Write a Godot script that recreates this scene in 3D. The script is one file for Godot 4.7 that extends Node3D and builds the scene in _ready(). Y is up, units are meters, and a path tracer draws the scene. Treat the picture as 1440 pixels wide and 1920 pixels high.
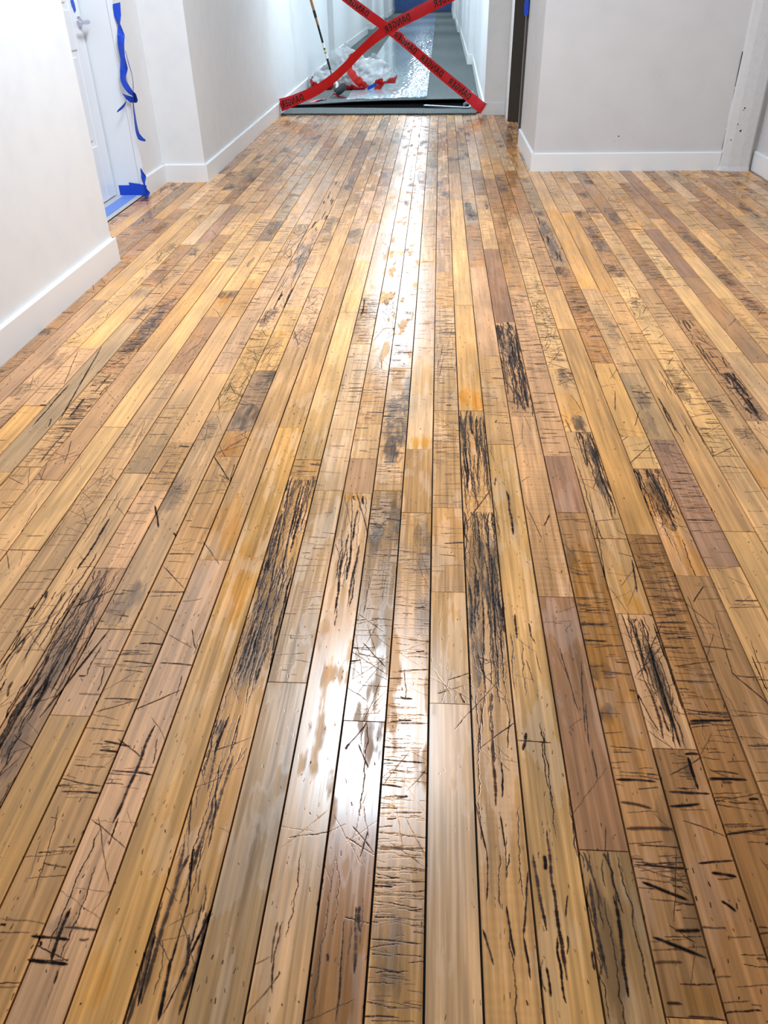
extends Node3D
# A corridor with a reclaimed plank floor, freshly oiled, seen from 1.18 m above the boards. x right, y up, -z ahead.

const EYE := 1.18          # camera height
const BOARD := 0.082653    # board width
const SEAM := 0.00474      # x of seam 0
const CEIL := 3.3         # ceiling of the room
const HALL := 2.62        # ceiling of the corridor
var M := {}
var used := {}
var grain := PackedByteArray()
var cloud := PackedByteArray()
var planks: Array = []
var painters: Array = []

func _ready() -> void:
	camera_and_air()
	materials()
	build_room()
	build_lamps()
	build_hall()
	build_doors()
	build_floor()
	build_carpet()
	build_blue_tape()
	build_litter()
	build_pole()
	build_hazard_tape()

# ------------------------------------------------------------------ camera, air, lamps
func camera_and_air() -> void:
	var cam := Camera3D.new()
	cam.name = "camera"
	add_child(cam)
	cam.fov = 66.75013
	cam.near = 0.05
	cam.far = 200.0
	cam.basis = Basis.from_euler(Vector3(-0.6005029, 0.0718384, -0.0212536), EULER_ORDER_YXZ)
	cam.position = Vector3(0, EYE, 0)
	cam.current = true
	var we := WorldEnvironment.new()
	we.name = "environment"
	var e := Environment.new()
	e.background_mode = Environment.BG_COLOR
	e.background_color = Color(0.02, 0.02, 0.022)
	e.tonemap_mode = Environment.TONE_MAPPER_LINEAR
	e.tonemap_exposure = 1.0
	e.sdfgi_enabled = true
	e.ssao_enabled = true
	e.ssil_enabled = true
	we.environment = e
	add_child(we)

# position, size x, size z, energy, colour
const LAMPS := [
	[-0.41, -3.72, 0.64, 1.25, 18.0, Color(0.885, 0.945, 1.0)],
	[-0.50, -9.9, 0.32, 1.2, 8.0, Color(0.87, 0.945, 1.0)],
	[-0.52, -13.4, 0.32, 1.2, 5.2, Color(0.87, 0.945, 1.0)],
	[-0.55, -17.0, 0.32, 1.2, 5.2, Color(0.87, 0.945, 1.0)],
	[-0.58, -21.0, 0.32, 1.2, 5.2, Color(0.87, 0.945, 1.0)],
	[-0.6, -26.0, 0.32, 1.2, 5.5, Color(0.87, 0.945, 1.0)],
	[-0.65, -31.0, 0.32, 1.2, 5.5, Color(0.87, 0.945, 1.0)],
	[-0.7, -36.5, 0.32, 1.2, 5.5, Color(0.87, 0.945, 1.0)],
]
func build_lamps() -> void:
	var words := ["over the oiled boards in front of the door alcove", "over the corridor mouth behind the crossed tape", "second along the carpeted corridor", "third along the carpeted corridor", "fourth along the carpeted corridor", "fifth along the carpeted corridor", "sixth along the carpeted corridor", "last before the blue end wall"]
	for i in LAMPS.size():
		var a: Array = LAMPS[i]
		var t := thing("ceiling_light", "flat white ceiling light panel, " + words[i], "ceiling light", Vector3(a[0], CEIL if i == 0 else HALL, a[1]), "ceiling light panels")
		var st := mb()
		cbox(st, Vector3(-a[2] / 2 - 0.03, -0.03, -a[3] / 2 - 0.03), Vector3(a[2] / 2 + 0.03, 0.0, a[3] / 2 + 0.03), 0.004)
		obj("frame", st, M.trim, t)
		var glow := StandardMaterial3D.new()
		glow.resource_name = "lamp_diffuser"
		glow.albedo_color = Color(0.9, 0.9, 0.9)
		glow.emission_enabled = true
		glow.emission = a[5]
		glow.emission_energy_multiplier = 2.0
		st = mb()
		cbox(st, Vector3(-a[2] / 2, -0.034, -a[3] / 2), Vector3(a[2] / 2, -0.029, a[3] / 2), 0.001)
		obj("diffuser", st, glow, t)
		var l := AreaLight3D.new()
		l.name = "lamp_light"
		l.area_size = Vector2(a[2], a[3])
		l.light_energy = a[4]
		l.light_color = a[5]
		l.shadow_enabled = true
		l.area_range = 40.0
		l.area_attenuation = 2.0
		t.add_child(l)
		l.position = Vector3(0, -0.037, 0)
		l.rotation.x = -PI / 2

# ------------------------------------------------------------------ helpers
func numbered(called: String) -> String:
	if not used.has(called):
		used[called] = 0
		return called
	used[called] += 1
	return "%s_%03d" % [called, used[called]]

func thing(called: String, label: String, category: String, at := Vector3.ZERO, group := "") -> Node3D:
	var o := Node3D.new()
	o.name = numbered(called)
	add_child(o)
	o.position = at
	tag(o, label, category, group)
	return o

func tag(o: Node3D, label: String, category: String, group := "") -> void:
	o.set_meta("label", label)
	o.set_meta("category", category)
	if group:
		o.set_meta("group", group)

func obj(called: String, st, mat: Material, parent: Node = null) -> MeshInstance3D:
	var o := MeshInstance3D.new()
	o.mesh = st.commit() if st is SurfaceTool else st
	o.material_override = mat
	if parent:
		o.name = called
		parent.add_child(o, true)
	else:
		o.name = numbered(called)
		add_child(o)
	return o

func struct(called: String, st, mat: Material, label: String, category := "wall", parent: Node = null) -> MeshInstance3D:
	var o := obj(called, st, mat, parent)
	if not parent:
		o.set_meta("kind", "structure")
		tag(o, label, category)
	return o

func mb() -> SurfaceTool:
	var st := SurfaceTool.new()
	st.begin(Mesh.PRIMITIVE_TRIANGLES)
	return st

func tri(st: SurfaceTool, a: Vector3, b: Vector3, c: Vector3) -> void:   # anticlockwise from outside
	var n := (b - a).cross(c - a).normalized()
	for p in [a, c, b]:
		st.set_normal(n)
		st.set_uv(Vector2(p.x + p.z, p.y))
		st.add_vertex(p)

func quad(st: SurfaceTool, a: Vector3, b: Vector3, c: Vector3, d: Vector3) -> void:
	tri(st, a, b, c)
	tri(st, a, c, d)

func cbox(st: SurfaceTool, lo: Vector3, hi: Vector3, b := 0.003) -> void:   # a box with chamfered edges
	b = minf(b, minf(hi.x - lo.x, minf(hi.y - lo.y, hi.z - lo.z)) * 0.45)
	var c := (lo + hi) / 2.0
	var h := (hi - lo) / 2.0
	for ax in 3:
		var u := (ax + 1) % 3
		var v := (ax + 2) % 3
		for s in [-1.0, 1.0]:
			var p := []
			for k in [[-1, -1], [1, -1], [1, 1], [-1, 1]]:
				var q := Vector3.ZERO
				q[ax] = s * h[ax]
				q[u] = k[0] * (h[u] - b)
				q[v] = k[1] * (h[v] - b)
				p.append(c + q)
			if s > 0:
				quad(st, p[0], p[1], p[2], p[3])
			else:
				quad(st, p[3], p[2], p[1], p[0])
		for su in [-1.0, 1.0]:
			for sv in [-1.0, 1.0]:
				var e := []
				for k in [[1, 0, -1], [1, 0, 1], [0, 1, 1], [0, 1, -1]]:
					var q := Vector3.ZERO
					q[u] = su * (h[u] - (0.0 if k[0] else b))
					q[v] = sv * (h[v] - (0.0 if k[1] else b))
					q[ax] = k[2] * (h[ax] - b)
					e.append(c + q)
				if su * sv > 0:
					quad(st, e[3], e[2], e[1], e[0])
				else:
					quad(st, e[0], e[1], e[2], e[3])
	for sx in [-1.0, 1.0]:
		for sy in [-1.0, 1.0]:
			for sz in [-1.0, 1.0]:
				var a := c + Vector3(sx * h.x, sy * (h.y - b), sz * (h.z - b))
				var d := c + Vector3(sx * (h.x - b), sy * h.y, sz * (h.z - b))
				var f := c + Vector3(sx * (h.x - b), sy * (h.y - b), sz * h.z)
				if sx * sy * sz > 0:
					tri(st, a, d, f)
				else:
					tri(st, a, f, d)

func prism(st: SurfaceTool, pts: Array, y0: float, y1: float) -> void:   # plan outline (x, z) raised from y0 to y1
	var flat := PackedVector2Array(pts)
	var n := flat.size()
	var area := 0.0
	for i in n:
		area += flat[i].cross(flat[(i + 1) % n])
	if area < 0.0:
		flat.reverse()
	for i in n:
		var a := flat[i]
		var b := flat[(i + 1) % n]
		quad(st, Vector3(b.x, y0, b.y), Vector3(a.x, y0, a.y), Vector3(a.x, y1, a.y), Vector3(b.x, y1, b.y))
	var idx := Geometry2D.triangulate_polygon(flat)
	for k in range(0, idx.size(), 3):
		var p := [flat[idx[k]], flat[idx[k + 1]], flat[idx[k + 2]]]
		if (p[1] - p[0]).cross(p[2] - p[0]) < 0:
			p = [p[0], p[2], p[1]]
		tri(st, Vector3(p[0].x, y1, p[0].y), Vector3(p[2].x, y1, p[2].y), Vector3(p[1].x, y1, p[1].y))
		tri(st, Vector3(p[0].x, y0, p[0].y), Vector3(p[1].x, y0, p[1].y), Vector3(p[2].x, y0, p[2].y))

func tube(st: SurfaceTool, path: Array, radii: Array, sides := 14) -> void:   # a round bar through the points, closed at both ends
	var rings := []
	var up := Vector3.UP
	for i in path.size():
		var d: Vector3 = (path[mini(i + 1, path.size() - 1)] - path[maxi(i - 1, 0)]).normalized()
		if absf(d.dot(up)) > 0.9:
			up = Vector3.RIGHT if absf(d.x) < 0.8 else Vector3.BACK
		var s := d.cross(up).normalized()
		var t := s.cross(d).normalized()
		up = t
		var ring := []
		for k in sides:
			var a := TAU * k / sides
			ring.append([path[i] + (s * cos(a) + t * sin(a)) * radii[i], s * cos(a) + t * sin(a)])
		rings.append(ring)
	for i in path.size() - 1:
		for k in sides:
			var j := (k + 1) % sides
			for q in [rings[i][k], rings[i][j], rings[i + 1][j], rings[i][k], rings[i + 1][j], rings[i + 1][k]]:
				st.set_normal(q[1])
				st.add_vertex(q[0])
	for e in [0, path.size() - 1]:
		var n: Vector3 = (path[0] - path[1] if e == 0 else path[e] - path[e - 1]).normalized()
		for k in sides:
			var a: Vector3 = rings[e][k][0]
			var b: Vector3 = rings[e][(k + 1) % sides][0]
			for q in ([path[e], b, a] if e == 0 else [path[e], a, b]):
				st.set_normal(n)
				st.add_vertex(q)

func smooth_path(p: Array, n: int) -> Array:   # Catmull-Rom through points (Vector3, or arrays of numbers packed as Vector3)
	var out := []
	for i in p.size() - 1:
		for k in n:
			out.append(p[i].cubic_interpolate(p[i + 1], p[maxi(i - 1, 0)], p[mini(i + 2, p.size() - 1)], float(k) / n))
	out.append(p[-1])
	return out

func ribbon(st: SurfaceTool, path: Array, half: Array, thick := 0.0004, curl := 0.0) -> void:   # a strip of tape: centre points and half-width vectors
	var n := path.size()
	var rows := []
	for i in n:
		var d: Vector3 = (path[mini(i + 1, n - 1)] - path[maxi(i - 1, 0)]).normalized()
		var nm := d.cross(half[i]).normalized() * thick / 2
		var row := []
		for s in [1.0, -1.0]:
			for k in 5:
				var u := -1.0 + k * 0.5
				row.append(path[i] + half[i] * u + nm * s + nm.normalized() * curl * (1.0 - u * u))
		rows.append(row)
	for i in n - 1:
		var a: Array = rows[i]
		var b: Array = rows[i + 1]
		for k in 4:
			smooth_quad(st, a[k], b[k], b[k + 1], a[k + 1])
			smooth_quad(st, a[5 + k], a[6 + k], b[6 + k], b[5 + k])
		quad(st, a[0], a[5], b[5], b[0])
		quad(st, a[4], b[4], b[9], a[9])
	for e in [0, n - 1]:
		var a: Array = rows[e]
		for k in 4:
			quad(st, a[k], a[k + 1], a[6 + k], a[5 + k])

func smooth_quad(st: SurfaceTool, a: Vector3, b: Vector3, c: Vector3, d: Vector3) -> void:
	quad(st, a, b, c, d)

func noise(seed_: int, freq: float, octaves := 4, ridged := false) -> FastNoiseLite:
	var f := FastNoiseLite.new()
	f.seed = seed_
	f.noise_type = FastNoiseLite.TYPE_SIMPLEX_SMOOTH
	f.frequency = freq
	f.fractal_type = FastNoiseLite.FRACTAL_RIDGED if ridged else FastNoiseLite.FRACTAL_FBM
	f.fractal_octaves = octaves
	return f

func noise_tex(seed_: int, freq: float, c0: Color, c1: Color, c2: Color, size := 512) -> ImageTexture:
	var im := noise(seed_, freq).get_seamless_image(size, size)
	var src := im.get_data()
	var out := PackedByteArray()
	out.resize(size * size * 3)
	for i in size * size:
		var v := src[i] / 255.0
		var c := c0.lerp(c1, clampf(v * 2.0, 0, 1)) if v < 0.5 else c1.lerp(c2, clampf(v * 2.0 - 1.0, 0, 1))
		out[i * 3] = int(c.r * 255)
		out[i * 3 + 1] = int(c.g * 255)
		out[i * 3 + 2] = int(c.b * 255)
	return ImageTexture.create_from_image(Image.create_from_data(size, size, false, Image.FORMAT_RGB8, out))

func plain(called: String, c: Color, rough: float, metal := 0.0, spec := 0.5) -> StandardMaterial3D:
	var m := StandardMaterial3D.new()
	m.resource_name = called
	m.albedo_color = c
	m.roughness = rough
	m.metallic = metal
	m.metallic_specular = spec
	return m

func triplanar(m: StandardMaterial3D, tex: Texture2D, scale: float, bump: Texture2D = null, depth := 0.05) -> void:
	m.albedo_texture = tex
	m.uv1_triplanar = true
	m.uv1_world_triplanar = true
	m.uv1_scale = Vector3.ONE * scale
	if bump:   # fine relief
		var im := bump.get_image()
		im.bump_map_to_normal_map(depth)
		m.normal_enabled = true
		m.normal_texture = ImageTexture.create_from_image(im)

func materials() -> void:
	var roller := ImageTexture.create_from_image(noise(3, 0.03, 4).get_seamless_image(512, 512))
	M.wall = plain("wall_paint", Color(1, 1, 1), 0.55)
	triplanar(M.wall, noise_tex(11, 0.012, Color(0.885, 0.888, 0.892), Color(0.905, 0.905, 0.905), Color(0.912, 0.91, 0.905)), 0.8, roller, 0.2)
	M.wall_grey = plain("wall_paint_scuffed", Color(1, 1, 1), 0.6)
	triplanar(M.wall_grey, noise_tex(12, 0.01, Color(0.815, 0.805, 0.80), Color(0.83, 0.82, 0.815), Color(0.84, 0.83, 0.825)), 0.6, roller, 0.2)
	M.plaster = plain("old_plaster", Color(1, 1, 1), 0.7)
	triplanar(M.plaster, noise_tex(13, 0.02, Color(0.815, 0.805, 0.80), Color(0.835, 0.825, 0.82), Color(0.85, 0.845, 0.84)), 2.0, roller, 0.6)
	M.trim = plain("trim_paint", Color(0.925, 0.925, 0.925), 0.35)
	M.ceiling = plain("ceiling_paint", Color(0.93, 0.93, 0.92), 0.8)
	M.deck = plain("grey_ceiling_deck", Color(0.50, 0.49, 0.48), 0.9)
	M.door = plain("door_paint", Color(0.91, 0.92, 0.93), 0.4)
	M.blue_wall = plain("blue_end_wall", Color(1, 1, 1), 0.6)
	triplanar(M.blue_wall, noise_tex(14, 0.02, Color(0.30, 0.43, 0.68), Color(0.33, 0.47, 0.72), Color(0.37, 0.51, 0.76)), 0.5)
	M.brown = plain("brown_frame_paint", Color(0.27, 0.24, 0.21), 0.5)
	M.grey_metal = plain("grey_steel", Color(0.55, 0.55, 0.57), 0.4, 0.6)
	M.threshold = plain("pale_threshold", Color(0.72, 0.72, 0.73), 0.5)
	M.chrome = plain("satin_chrome", Color(0.78, 0.78, 0.82), 0.22, 1.0)
	M.underlay = plain("black_underlay", Color(0.02, 0.02, 0.02), 1.0, 0.0, 0.1)
	M.black = plain("black_rubber", Color(0.035, 0.035, 0.04), 0.55)
	M.dark = plain("dark_gap", Color(0.05, 0.042, 0.035), 0.9)
	M.blue_tape = plain("blue_painters_tape", Color(0.03, 0.27, 0.77), 0.5)
	M.blue_tape_worn = plain("blue_tape_under_dust", Color(0.40, 0.53, 0.82), 0.5)
	M.red_tape = plain("red_film", Color(0.86, 0.06, 0.13), 0.32)
	M.red_tape.backlight_enabled = true
	M.red_tape.backlight = Color(0.5, 0.03, 0.05)
	M.ink = plain("black_print", Color(0.06, 0.01, 0.012), 0.6)
	M.red_sheet = plain("red_plastic", Color(0.74, 0.09, 0.07), 0.3)
	M.pink_film = plain("pink_film", Color(0.85, 0.36, 0.38), 0.35)
	M.bag = plain("clear_bag_film", Color(0.80, 0.815, 0.82, 0.55), 0.3)
	M.bag.transparency = BaseMaterial3D.TRANSPARENCY_ALPHA
	M.film = plain("clear_plastic_sheet", Color(0.80, 0.88, 0.91, 0.46), 0.13)
	M.film.transparency = BaseMaterial3D.TRANSPARENCY_ALPHA
	M.film.metallic_specular = 0.55
	M.white_plastic = plain("white_plastic", Color(0.86, 0.88, 0.90), 0.4)
	M.strip_metal = plain("pale_strip", Color(0.74, 0.80, 0.84), 0.35, 0.3)
	M.tan = plain("tan_grip", Color(0.55, 0.37, 0.20), 0.5)
	M.yellow = plain("yellow_sticker", Color(0.80, 0.76, 0.40), 0.5)
	M.foam = plain("dark_foam", Color(0.05, 0.055, 0.075), 0.7)
	# ribbed carpet: rows of loops
	var im := Image.create(256, 256, false, Image.FORMAT_RGB8)
	var hm := Image.create(256, 256, false, Image.FORMAT_L8)
	var r := RandomNumberGenerator.new()
	r.seed = 5
	for y in 256:
		for x in 256:
			var rib := 0.5 + 0.5 * cos(TAU * x / 16.0)
			var loop := 0.5 + 0.5 * cos(TAU * (y / 8.0 + 0.5 * int(x / 16.0)))
			var v := 0.30 + 0.16 * rib + 0.05 * loop + r.randf_range(-0.05, 0.05)
			im.set_pixel(x, y, Color(v * 0.93, v, v * 1.0))
			hm.set_pixel(x, y, Color.from_hsv(0, 0, clampf(rib * 0.7 + loop * 0.3, 0, 1)))
	M.carpet = plain("ribbed_grey_carpet", Color(1, 1, 1), 0.95)
	triplanar(M.carpet, ImageTexture.create_from_image(im), 4.0, ImageTexture.create_from_image(hm), 4.0)

# ------------------------------------------------------------------ the room
func wall_box(st: SurfaceTool, x0: float, x1: float, z0: float, z1: float, y0 := 0.0, y1 := CEIL + 0.05) -> void:
	cbox(st, Vector3(minf(x0, x1), y0, minf(z0, z1)), Vector3(maxf(x0, x1), y1, maxf(z0, z1)), 0.002)

func base_run(st: SurfaceTool, a: Vector2, b: Vector2, out: Vector2, h := 0.12, t := 0.016) -> void:   # a skirting board along a-b that stands out by t
	var o := out * t
	var ch := out * (t - 0.004)
	var p := func(q: Vector2, y: float) -> Vector3: return Vector3(q.x, y, q.y)
	var prof := [[Vector2.ZERO, 0.0], [o, 0.0], [o, h - 0.005], [ch, h], [Vector2.ZERO, h]]
	for i in prof.size():
		var m: Array = prof[i]
		var n: Array = prof[(i + 1) % prof.size()]
		var look: Vector3 = Vector3(out.x, 0.0, out.y) * (n[1] - m[1]) + Vector3.UP * (0.001 if i == 2 else 1.0 if i == 3 else -1.0 if i == 0 else 0.0)
		if i == 4:
			look = -Vector3(out.x, 0.0, out.y)
		face(st, [p.call(a + m[0], m[1]), p.call(b + m[0], m[1]), p.call(b + n[0], n[1]), p.call(a + n[0], n[1])], look)
	for e in [[a, a - b], [b, b - a]]:
		var q := []
		for m in prof:
			q.append(p.call(e[0] + m[0], m[1]))
		face(st, q, Vector3(e[1].x, 0, e[1].y))

func face(st: SurfaceTool, q: Array, look: Vector3) -> void:   # a flat convex face whose outside is towards look
	if (q[1] - q[0]).cross(q[2] - q[0]).dot(look) < 0.0:
		q.reverse()
	for k in range(1, q.size() - 1):
		tri(st, q[0], q[k], q[k + 1])

func build_room() -> void:
	var st := mb()
	wall_box(st, -2.3, -1.645, 1.45, -3.955)
	struct("wall_left", st, M.wall, "smooth white near wall with an outside corner before the door alcove")
	st = mb()
	wall_box(st, -2.3, -1.955, -3.955, -4.49)
	wall_box(st, -2.3, -1.955, -5.452, -5.885)
	wall_box(st, -2.3, -1.955, -4.49, -5.43, 2.06)
	struct("wall_alcove", st, M.wall, "white alcove wall round the panelled door")
	st = mb()
	prism(st, [Vector2(-2.5, -5.88), Vector2(-1.65, -5.88), Vector2(-1.70, -9.23), Vector2(-1.785, -14.6), Vector2(-2.5, -14.6)], 0, HALL + 0.05)
	wall_box(st, -2.5, -1.66, -5.885, -9.15, HALL + 0.04, CEIL + 0.05)
	struct("wall_passage", st, M.wall, "long white wall running from the alcove into the carpeted corridor")
	st = mb()
	wall_box(st, -2.35, 2.5, 1.30, 1.45)
	struct("wall_back", st, M.wall, "plain white wall behind the camera")
	st = mb()
	wall_box(st, 2.275, 2.5, 1.45, -6.4)
	struct("wall_right", st, M.wall_grey, "white wall along the right edge beyond the old column")
	st = mb()
	wall_box(st, 0.70, 2.035, -6.18, -7.30)
	wall_box(st, 2.035, 2.5, -6.36, -7.30)
	var block := struct("wall_block", st, M.wall_grey, "broad grey-white wall face on the right with scuff marks")
	for h in [[1.292, 0.228, 0.0045], [1.262, 0.196, 0.002], [1.51, 0.60, 0.002]]:
		st = mb()
		tube(st, [Vector3(h[0], h[1], -6.184), Vector3(h[0], h[1], -6.1792)], [h[2], h[2]], 10)
		obj("nail_hole", st, M.dark, block)
	st = mb()
	wall_box(st, 0.70, 1.0, -7.30, -8.60, 2.08)
	struct("wall_lintel", st, M.wall_grey, "piece of wall over the brown doorway")
	st = mb()
	cbox(st, Vector3(-2.6, CEIL, -9.2), Vector3(2.6, CEIL + 0.1, 1.5), 0.002)
	struct("ceiling", st, M.deck, "flat grey ceiling of the room", "ceiling")
	# the boxed old column between the two right-hand walls
	st = mb()
	var rows := [[0.0, 0.012], [0.03, 0.004], [0.10, 0.0], [0.4, 0.002], [0.8, -0.003], [1.2, 0.003], [1.8, 0.0], [CEIL, 0.0]]
	var plan := [Vector2(2.034, -6.30), Vector2(2.030, -6.178), Vector2(2.042, -6.158), Vector2(2.085, -6.142), Vector2(2.16, -6.136), Vector2(2.222, -6.140), Vector2(2.236, -6.152), Vector2(2.238, -6.33)]
	for i in rows.size() - 1:
		for k in plan.size() - 1:
			var q := []
			for e in [[i, k], [i, k + 1], [i + 1, k + 1], [i + 1, k]]:
				var w: Vector2 = plan[e[1]]
				var g: float = rows[e[0]][1]
				var o := Vector2(-g if e[1] < 3 else g * 0.5, g if e[1] > 0 and e[1] < 7 else 0.0)
				q.append(Vector3(w.x + o.x, rows[e[0]][0], w.y + o.y))
			quad(st, q[0], q[1], q[2], q[3])
	var col := struct("wall_pilaster", st, M.plaster, "old boxed column with lumpy plaster and nail holes in the right corner", "column")
	for h in [[2.118, 0.262, 0.006], [2.090, 0.305, 0.0035], [2.114, 0.405, 0.005], [2.108, 0.392, 0.003], [2.068, 0.205, 0.003], [2.13, 0.272, 0.002]]:
		st = mb()
		var zz := -6.1385 if h[0] > 2.085 else -6.143
		tube(st, [Vector3(h[0], h[1], zz - 0.004), Vector3(h[0], h[1], zz + 0.0012)], [h[2], h[2]], 12)
		obj("nail_hole", st, M.dark, col)
		st = mb()
		var ring := []
		for k in 13:
			ring.append(Vector3(h[0] + cos(TAU * k / 12) * h[2] * 1.35, h[1] + sin(TAU * k / 12) * h[2] * 1.35, zz))
		var rr := []
		for k in 13:
			rr.append(h[2] * 0.35)
		tube(st, ring, rr, 6)
		obj("plaster_rim", st, M.plaster, col)
	st = mb()
	cbox(st, Vector3(2.2385, 0.0, -6.345), Vector3(2.2745, CEIL, -6.185), 0.001)
	struct("trim_1", st, M.plaster, "narrow shadowed strip of wall between the column and the right wall", "trim")
	# open joint along the left side of the column
	for y in [[0.135, 0.262], [0.275, 0.52], [0.53, 0.74]]:
		st = mb()
		cbox(st, Vector3(2.0295, y[0], -6.1795), Vector3(2.0335, y[1], -6.1745), 0.0004)
		obj("open_joint", st, M.dark, col)
	# baseboards
	st = mb()
	base_run(st, Vector2(-1.645, 1.30), Vector2(-1.645, -3.9725), Vector2(1, 0), 0.122, 0.018)
	base_run(st, Vector2(-1.628, -3.955), Vector2(-1.955, -3.955), Vector2(0, -1), 0.122, 0.018)
	struct("baseboard_left", st, M.trim, "white baseboard on the near left wall", "baseboard")
	st = mb()
	base_run(st, Vector2(-1.955, -5.461), Vector2(-1.955, -5.88), Vector2(1, 0), 0.119)
	base_run(st, Vector2(-1.955, -5.88), Vector2(-1.6345, -5.88), Vector2(0, 1), 0.119)
	base_run(st, Vector2(-1.65, -5.8645), Vector2(-1.70, -9.23), Vector2(1, -0.015).normalized(), 0.119)
	struct("baseboard_alcove", st, M.trim, "white baseboard stepping round the column past the door", "baseboard")
	st = mb()
	base_run(st, Vector2(0.6847, -6.18), Vector2(2.03, -6.18), Vector2(0, 1), 0.122)
	base_run(st, Vector2(0.70, -7.30), Vector2(0.70, -6.1646), Vector2(-1, 0), 0.122)
	struct("baseboard_block", st, M.trim, "white baseboard round the corner of the broad grey-white wall", "baseboard")
	st = mb()
	base_run(st, Vector2(2.275, -6.33), Vector2(2.275, 1.30), Vector2(-1, 0), 0.125)
	struct("baseboard_right", st, M.trim, "white baseboard along the wall at the right edge", "baseboard")
	st = mb()
	base_run(st, Vector2(-1.645, 1.30), Vector2(2.275, 1.30), Vector2(0, -1), 0.122)
	struct("baseboard_back", st, M.trim, "white baseboard of the wall behind the camera", "baseboard")

func build_hall() -> void:
	var st := mb()
	wall_box(st, -2.5, -2.32, -14.6, -16.1, 0.0, HALL)
	prism(st, [Vector2(-2.5, -16.1), Vector2(-1.865, -16.1), Vector2(-1.90, -24.0), Vector2(-2.5, -24.0)], 0, HALL)
	wall_box(st, -2.5, -2.32, -24.0, -26.2, 0.0, HALL)
	prism(st, [Vector2(-2.5, -26.2), Vector2(-1.915, -26.2), Vector2(-1.94, -32.0), Vector2(-2.5, -32.0)], 0, HALL)
	wall_box(st, -2.5, -2.32, -32.0, -34.0, 0.0, HALL)
	prism(st, [Vector2(-2.5, -34.0), Vector2(-1.945, -34.0), Vector2(-1.97, -40.6), Vector2(-2.5, -40.6)], 0, HALL)
	struct("wall_hall_left", st, M.wall, "left corridor wall with recessed door bays behind the crossed tape")
	st = mb()
	prism(st, [Vector2(0.475, -9.05), Vector2(0.69, -9.05), Vector2(0.69, -8.60), Vector2(1.0, -8.60), Vector2(1.0, -9.15), Vector2(0.478, -9.15)], 0, CEIL + 0.05)
	prism(st, [Vector2(0.478, -9.15), Vector2(1.1, -9.15), Vector2(1.1, -14.7), Vector2(0.56, -14.7), Vector2(0.50, -11.0)], 0, HALL + 0.05)
	prism(st, [Vector2(0.476, -14.7), Vector2(1.1, -14.7), Vector2(1.1, -24.0), Vector2(0.535, -24.0)], 0, HALL)
	prism(st, [Vector2(0.485, -24.0), Vector2(1.1, -24.0), Vector2(1.1, -32.0), Vector2(0.53, -32.0)], 0, HALL)
	prism(st, [Vector2(0.475, -32.0), Vector2(1.1, -32.0), Vector2(1.1, -40.6), Vector2(0.51, -40.6)], 0, HALL)
	struct("wall_hall_right", st, M.wall, "right corridor wall with stepped corners behind the crossed tape")
	st = mb()
	wall_box(st, -2.5, 2.5, -9.05, -9.15, HALL + 0.1, CEIL + 0.05)
	struct("wall_over_corridor", st, M.wall, "strip of wall over the lower corridor ceiling")
	st = mb()
	wall_box(st, -2.5, 1.1, -40.6, -40.8, 0.0, HALL)
	struct("wall_end", st, M.blue_wall, "blue wall at the far end of the corridor")
	st = mb()
	cbox(st, Vector3(-2.6, HALL, -40.8), Vector3(1.2, HALL + 0.1, -9.05), 0.002)
	struct("ceiling_hall", st, M.ceiling, "white ceiling of the carpeted corridor", "ceiling")
	st = mb()
	base_run(st, Vector2(-1.70, -9.23), Vector2(-1.785, -14.6), Vector2(1, -0.015).normalized(), 0.12)
	base_run(st, Vector2(-1.785, -14.6), Vector2(-2.32, -14.6), Vector2(0, -1), 0.12)
	base_run(st, Vector2(-2.32, -14.6), Vector2(-2.32, -16.1), Vector2(1, 0), 0.12)
	base_run(st, Vector2(-2.32, -16.1), Vector2(-1.85, -16.1), Vector2(0, 1), 0.15)
	base_run(st, Vector2(-1.865, -16.1), Vector2(-1.90, -24.0), Vector2(1, 0), 0.15)
	base_run(st, Vector2(-2.32, -26.2), Vector2(-1.90, -26.2), Vector2(0, 1), 0.16)
	base_run(st, Vector2(-1.915, -26.2), Vector2(-1.94, -32.0), Vector2(1, 0), 0.16)
	base_run(st, Vector2(-2.32, -34.0), Vector2(-1.93, -34.0), Vector2(0, 1), 0.16)
	base_run(st, Vector2(-1.945, -34.0), Vector2(-1.97, -40.6), Vector2(1, 0), 0.16)
	struct("baseboard_hall_left", st, M.trim, "white baseboard of the left corridor wall", "baseboard")
	st = mb()
	base_run(st, Vector2(0.4596, -9.05), Vector2(0.6893, -9.05), Vector2(0, 1), 0.118)
	base_run(st, Vector2(0.69, -9.04), Vector2(0.69, -8.62), Vector2(1, 0), 0.002, 0.002)
	base_run(st, Vector2(0.475, -9.0345), Vector2(0.50, -11.0), Vector2(-1, 0), 0.125)
	base_run(st, Vector2(0.50, -11.0), Vector2(0.56, -14.7), Vector2(-1, 0), 0.125)
	base_run(st, Vector2(0.46, -14.7), Vector2(0.56, -14.7), Vector2(0, 1), 0.15)
	base_run(st, Vector2(0.476, -14.7), Vector2(0.535, -24.0), Vector2(-1, 0), 0.15)
	base_run(st, Vector2(0.469, -24.0), Vector2(0.535, -24.0), Vector2(0, 1), 0.16)
	base_run(st, Vector2(0.485, -24.0), Vector2(0.53, -32.0), Vector2(-1, 0), 0.16)
	base_run(st, Vector2(0.475, -32.0), Vector2(0.51, -40.6), Vector2(-1, 0), 0.16)
	struct("baseboard_hall_right", st, M.trim, "white baseboard of the right corridor wall", "baseboard")

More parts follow.
